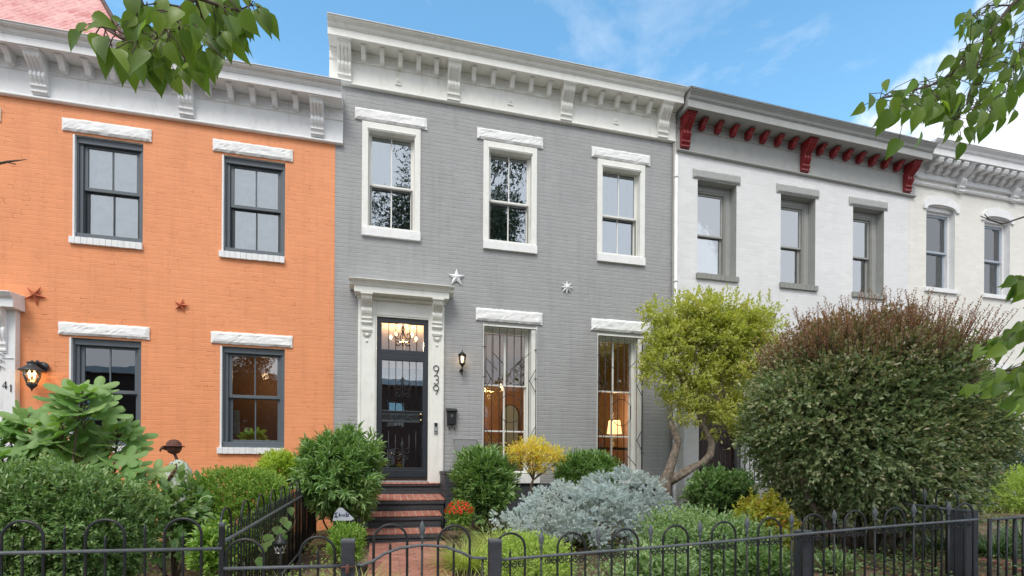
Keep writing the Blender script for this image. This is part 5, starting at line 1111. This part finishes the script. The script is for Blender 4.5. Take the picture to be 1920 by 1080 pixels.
# red chrysanthemum
p = at(861, 985, -1.75); g0 = gz(p.x, -1.75); T = empty('chrysanthemum', (p.x, -1.75, g0), 'round red chrysanthemum beside the brick steps', 'flowers'); hz2 = at(861, 958, -1.75).z-g0
P, A, U = crown(0, 0, hz2-.06, .19, .19, .19, 700, 6, .05, zmin=.02, up=.4); n = len(P); leaves('foliage', P, A, U, U_(n, .02, .035), U_(n, .010, .016), T_DIA, LM['box'], T)
d = rnd_dirs(900); d = d[d[:, 2] > .05]; k = 12; n = len(d); ph = np.tile(np.arange(k)*2*math.pi/k, n); C0 = np.repeat(d*np.array([.20, .20, .17])*U_(n, .92, 1.06)[:, None]+np.array([0, 0, hz2-.03]), k, 0); DD = np.repeat(d, k, 0)
t1 = nrm(np.cross(DD, np.array([.3, .2, .9]))); t2 = np.cross(DD, t1); A = t1*np.cos(ph)[:, None]+t2*np.sin(ph)[:, None]+DD*.35
leaves('flowers', C0, A, DD, U_(n*k, .010, .016), U_(n*k, .004, .006), T_DIA, LM['mumf'], T)
# creeping weeds with heart leaves on the divider
T = empty('climbing_weed', (XD+.06, -4.2, gz(XD, -4.2)), 'pale heart-leaved vine climbing through the divider fence', 'vine'); P = []; A = []; U = []; mb = MB()
for (px, py, y) in ((538, 1000, -4.3), (583, 968, -3.6), (604, 1015, -4.5), (612, 950, -3.2), (625, 975, -3.4), (620, 990, -3.7), (596, 985, -3.9), (572, 1005, -4.2), (640, 1000, -3.6), (605, 1040, -4.6)):
    q = at(px, py, y); q = Vector((XD+.05, y, q.z)); P.append((q.x-T.location.x, q.y+4.2, q.z-T.location.z)); A.append((RNG.uniform(-.1, .3), RNG.uniform(-.3, .3), -1)); U.append((.35, -1, .25))
for i in range(len(P)-1): limb(mb, P[i], P[i+1], .003, .003, .1, 5, i, 4)
n = len(P); leaves('foliage', P, A, U, U_(n, .07, .10), U_(n, .07, .09), T_heart(.1), LM['fig'], T); mb.build('stems', M['twig'], T)
# ------------------------------------------------------------------ street tree branches hanging into the picture
HEART = T_heart(.30)
def hanging(label, twigs, leavespec, dens, name='tree_branch', lsz=(.058, .092)):
    """twigs: lists of (px,py,Y) nodes with radius; leaves hang from twig ends"""
    p0 = at(*twigs[0][0][0]); T = empty(name, p0, label, 'branch'); mb = MB(); P = []; A = []; U = []
    for tw, r0 in twigs:
        pts = [at(*q)-p0 for q in tw]; n = len(pts); mb.tube(pts, [r0*(1-.7*i/(n-1)) for i in range(n)], 7)
    for (px, py, Y, dx, dz, s_) in leavespec:
        q = at(px, py, Y)-p0; d = Vector((dx, RNG.normal(0, .25), dz)).normalized(); P.append(q); A.append(d); U.append(Vector((RNG.normal(0, .45), -1+RNG.normal(0, .35), .35+RNG.normal(0, .3)))); 
    n = len(P); sc_ = np.array([l[5] for l in leavespec]); Ls = U_(n, *lsz)*sc_
    # petioles reach back to the nearest twig point
    nodes = [at(*q)-p0 for tw, _ in twigs for q in tw]
    dn = []
    for tw, _ in twigs:
        pts = [at(*q)-p0 for q in tw]
        for a, b in zip(pts, pts[1:]): dn += [a.lerp(b, k_/6) for k_ in range(7)]
    for q in P:
        m_ = min(dn, key=lambda z: (z-q).length)
        if (m_-q).length < .30: mb.tube([m_, (m_+q)/2+Vector((0, 0, .01)), q], .0018, 4)
    mb.build('twigs', M['twig'], T); leaves('foliage', P, A, U, Ls*.95, Ls*U_(n, .52, .72), HEART, LM['street'], T); return T
random.seed(3)
tw1 = [([(470, -190, -7.3), (420, -90, -7.25), (365, -6, -7.2), (328, 30, -7.2), (296, 62, -7.15), (262, 78, -7.15), (228, 72, -7.1), (195, 52, -7.1)], .012),
       ([(328, 30, -7.2), (342, 70, -7.1), (350, 105, -7.05)], .005), ([(296, 62, -7.15), (285, 88, -7.1), (278, 110, -7.05)], .005), ([(365, -6, -7.2), (410, 10, -7.15), (445, 20, -7.1), (470, 10, -7.1)], .006),
       ([(410, 10, -7.15), (425, 40, -7.1), (440, 70, -7.05)], .004), ([(262, 78, -7.15), (236, 95, -7.1)], .004), ([(296, 62, -7.15), (310, 95, -7.05), (320, 120, -7.05)], .004), ([(345, 15, -7.2), (300, 5, -7.2), (270, 10, -7.2)], .004), ([(365, -6, -7.2), (385, 50, -7.1), (395, 80, -7.1)], .005)]
L1 = [(165, 45, -7.1, -.6, -.7, 1.), (172, 30, -7.15, .5, -.1, .9), (180, 62, -7.05, .1, -1, 1.05), (195, 68, -7.1, .0, -1, 1.3), (190, 50, -7.2, -.9, .0, .8), (215, 105, -7.0, -.3, -1, .8), (228, 108, -7.1, .1, -1, 1.2),
      (248, 120, -7.05, .05, -1, 1.05), (262, 105, -7.15, .2, -1, 1.1), (280, 118, -7.1, .3, -1, 1.05), (238, 78, -7.0, -.2, -.8, .9), (258, 85, -7.1, -.8, -.3, .7), (300, 120, -7.1, .1, -1, 1.), (318, 128, -7.05, .45, -1, 1.), (340, 62, -7.1, .3, -1, 1.15),
      (352, 66, -7.05, .5, -1, 1.2), (364, 105, -7.0, .25, -1, 1.3), (378, 55, -7.1, .6, -.8, 1.2), (404, 90, -7.1, .1, -1, 1.2), (420, 85, -7.05, .5, -1, 1.05), (436, 68, -7.1, .5, -1, 1.2), (415, 62, -7.1, -.1, -1, 1.1), (426, 30, -7.15, .4, -1, 1.4),
      (440, 40, -7.1, .3, -1, 1.3), (452, 70, -7.1, .5, -1, .7), (486, 15, -7.1, .4, -1, 1.2), (478, 5, -7.1, .5, -.6, .9), (262, 0, -7.2, -.5, -.6, .9), (250, -10, -7.2, .0, -1, 1.), (276, 10, -7.15, -.2, -1, 1.2), (300, 0, -7.1, .1, -1, .9), (268, 40, -7.15, .2, -1, 1.), (345, 20, -7.1, .0, -1, 1.2),
      (360, 22, -7.1, .6, -.8, 1.), (372, 30, -7.05, .9, -.5, 1.), (398, -6, -7.15, .3, -1, 1.1), (410, 12, -7.1, .2, -1, 1.2), (330, 40, -7.25, -.5, -1, .8), (322, 50, -7.1, .2, -1, 1.), (310, 60, -7.1, -.3, -1, .9), (225, 45, -7.1, .8, -.2, .8), (240, 50, -7.15, .3, -.8, .8), (208, 35, -7.15, .6, .1, .6), (384, 0, -7.1, 0, -1, 1.1), (430, -20, -7.1, .2, -1, 1.2), (455, -20, -7.1, .4, -1, 1.), (300, 90, -7.0, .0, -1, .9), (290, 78, -7.2, -.6, -.7, .8), (335, 95, -7.15, .2, -1, 1.), (150, 60, -7.1, -.7, -.6, 1.), (205, 88, -7.1, -.2, -1, 1.05), (345, 120, -7.1, .2, -1, .95), (392, 120, -7.05, .2, -1, .9), (298, 138, -7.05, .1, -1, .9), (330, 148, -7.1, .3, -1, .8), (500, 25, -7.1, .5, -1, 1.), (460, 30, -7.15, .2, -1, 1.1), (405, 40, -7.15, -.2, -1, 1.), (255, 30, -7.2, -.6, -.6, 1.)]
for tw, _ in tw1:
    for i in range(9):
        t = random.random()*(len(tw)-1); a, b = tw[int(t)], tw[min(int(t)+1, len(tw)-1)]; f_ = t-int(t)
        if a[1] < -60: continue
        L1.append((a[0]+(b[0]-a[0])*f_+random.gauss(0, 16), a[1]+(b[1]-a[1])*f_+random.gauss(12, 16), a[2]+random.gauss(0, .08), random.gauss(0, .55), -1+random.gauss(0, .4), random.uniform(.6, 1.05)))
hanging('leafy street tree branch hanging in front of the orange house cornice at the top left', tw1, L1, 1)
tw2 = [([(2010, -120, -6.6), (1960, -40, -6.65), (1895, 10, -6.7), (1850, 70, -6.7), (1800, 130, -6.75), (1745, 160, -6.8), (1690, 175, -6.8), (1650, 185, -6.8)], .011), ([(1850, 70, -6.7), (1830, 130, -6.75), (1815, 190, -6.75), (1790, 225, -6.8)], .006),
       ([(1960, -40, -6.65), (1930, 60, -6.7), (1900, 120, -6.7), (1870, 165, -6.7), (1850, 205, -6.7)], .007), ([(1895, 10, -6.7), (1850, 10, -6.7), (1820, 30, -6.7)], .005), ([(1800, 130, -6.75), (1760, 180, -6.7), (1735, 205, -6.7)], .004)]
L2 = []
for tw, n_ in ((tw2[0][0][1:], 120), (tw2[1][0], 50), (tw2[2][0][1:], 70), (tw2[3][0], 30), (tw2[4][0], 24)):
    for i in range(n_):
        t = random.random()*(len(tw)-1); a, b = tw[int(t)], tw[min(int(t)+1, len(tw)-1)]; f_ = t-int(t)
        L2.append((a[0]+(b[0]-a[0])*f_+random.gauss(0, 20), a[1]+(b[1]-a[1])*f_+random.gauss(8, 19), a[2]+random.gauss(0, .12), random.gauss(-.15, .5), -1+random.gauss(0, .35), random.uniform(.65, 1.15)))
hanging('leafy branch reaching in from the top right corner across the sky', tw2, L2, 1, lsz=(.07, .12))
tw3 = [([(2050, 560, -6.9), (1985, 575, -6.9), (1930, 600, -6.9), (1880, 640, -6.9), (1838, 650, -6.9)], .007), ([(2040, 640, -6.9), (1970, 660, -6.9), (1915, 690, -6.9), (1860, 700, -6.9), (1820, 720, -6.9)], .006), ([(1970, 660, -6.9), (1930, 720, -6.9), (1895, 755, -6.9)], .005), ([(1985, 575, -6.9), (1940, 535, -6.9), (1905, 520, -6.9)], .004)]
L3 = []
for tw, n_ in ((tw3[0][0][1:], 34), (tw3[1][0][1:], 36), (tw3[2][0], 24), (tw3[3][0], 18)):
    for i in range(n_):
        t = random.random()*(len(tw)-1); a, b = tw[int(t)], tw[min(int(t)+1, len(tw)-1)]; f_ = t-int(t)
        L3.append((a[0]+(b[0]-a[0])*f_+random.gauss(0, 10), a[1]+(b[1]-a[1])*f_+random.gauss(4, 8), a[2]+random.gauss(0, .1), random.gauss(-.5, .4), -.8+random.gauss(0, .3), random.uniform(.7, 1.15)))
hanging('leafy twigs reaching in at the right edge in front of the huge shrub', tw3, L3, 1, lsz=(.075, .12))
mb = MB(); q0 = at(1990, 385, -6.6); q = lambda a, b: at(a, b, -6.6)-q0
mb.tube([q(1990, 385), q(1925, 405), q(1880, 420), q(1855, 412), q(1838, 405)], [.008, .006, .005, .004, .002], 6); mb.tube([q(1855, 412), q(1846, 402)], .003, 5)
o = mb.build('bare_twig', M['twig']); o.location = q0; tag(o, 'bare dark twig crossing the arched window of the cream house', 'twig')
mb = MB(); q0 = at(-30, 312, -6.6); mb.tube([at(-30, 312, -6.6)-q0, at(15, 303, -6.6)-q0, at(50, 299, -6.6)-q0], [.006, .004, .001], 6); mb.tube([at(10, 304, -6.6)-q0, at(30, 308, -6.6)-q0], .002, 5)
o = mb.build('bare_twig', M['twig']); o.location = q0; tag(o, 'small bare twig at the left edge in front of the orange wall', 'twig')
# ------------------------------------------------------------------ across the street (seen only in the window reflections)
def street_tree(x, y, h, r, label):
    T = empty('street_tree', (x, y, .2), label, 'tree', 'street trees across from the houses'); mb = MB(); mb.tube([(0, 0, 0), (.05, 0, h*.3), (-.05, .1, h*.55), (0, 0, h*.9)], [.20, .16, .12, .04], 10)
    Pl = []; Al = []; Ul = []
    for i in range(10):
        a = i*2.4; c = (r*.62*math.cos(a), r*.62*math.sin(a), h*(.52+.045*i)); limb(mb, (0, 0, h*.4), c, .07, .02, .1, 5, i, 6)
        P, A, U = crown(*c, r*.48, r*.48, r*.42, 900, 6, .25, lump=.3, up=.1, fill=.6, shell=.4); Pl.append(P); Al.append(A); Ul.append(U)
    P, A, U = map(np.concatenate, (Pl, Al, Ul)); n = len(P); leaves('crown', P, A, U, U_(n, .07, .12), U_(n, .05, .08), T_DIA, LM['tree_dark'], T); mb.build('trunk', M['bark'], T)
street_tree(3.1, -13.5, 17.5, 3.6, 'tall street tree across the street mirrored in the grey house windows')
street_tree(-9, -24, 9., 3., 'street tree far across the street on the left')
street_tree(12, -25, 9., 3., 'street tree far across the street on the right')
T = empty('brick_row', (0, -30, 0), 'dark red brick row across the street mirrored in the lower windows', 'building')
ops = [(-22+3.2*i, -20.8+3.2*i, z, z+1.8) for i in range(16) for z in (1.2, 4.6)]
wm = wall_mesh(-25, 32, 0, 7.6, ops, .3, 8.); o = wm.build('wall', [M['redbrick'], M['trim_white']], T); o.rotation_euler = (0, 0, 0); o.scale = (1, -1, 1)
MB().box(-24.9, 31.9, -.5, -.35, .2, 7.5).build('window_glass', M['g_hi'], T); MB().box(-25.2, 32.2, -.1, .4, 7.6, 8.0).build('cornice', M['trim_white'], T)
# ------------------------------------------------------------------ ground cover and fallen leaves between the shrubs
def scatter(name, n, x0, x1, y0, y1, Ls, Ws, mat, up, hmax, tm=T_DIA, label=None):
    x = U_(n, x0, x1); y = U_(n, y0, y1); keep = ~((x > -.25) & (x < 1.0) & (y > -5.6)); x, y = x[keep], y[keep]; m = len(x)
    d = np.sin(x*3.1+1)*np.sin(y*4.3)+np.sin(x*7.7)*.4+RNG.normal(0, .35, m); k = d > -.25; x, y = x[k], y[k]; m = len(x)
    z = ground_z(x, y)+.015+RNG.random(m)*hmax; a = U_(m, 0, 2*math.pi)
    P = np.stack([x, y, z], 1); A = np.stack([np.cos(a), np.sin(a), RNG.normal(up, .3, m)], 1); U = np.stack([RNG.normal(0, .3, m), RNG.normal(-.2, .3, m), np.ones(m)], 1)
    o = leaves(name, P, A, U, U_(m, *Ls), U_(m, *Ws), tm, mat); return tag(o, label, None, None, 'stuff')
scatter('ground_cover', 26000, .9, 9.5, -5.45, -.6, (.025, .05), (.016, .030), LM['green'], .5, .12, label='low leafy ground cover under the garden shrubs')
scatter('ground_cover', 9000, -5.5, -.25, -5.4, -.4, (.025, .05), (.016, .030), LM['box'], .5, .10, label='low leafy ground cover in the left garden beds')
LM['litter'] = leafmat('fallen_leaf', (.20, .10, .05), (.38, .22, .10), (.45, .30, .12), .8, .1)
scatter('leaf_litter', 5000, -5.5, 9.5, -5.5, -.4, (.03, .06), (.02, .035), LM['litter'], 0, .01, label='brown fallen leaves on the garden soil')
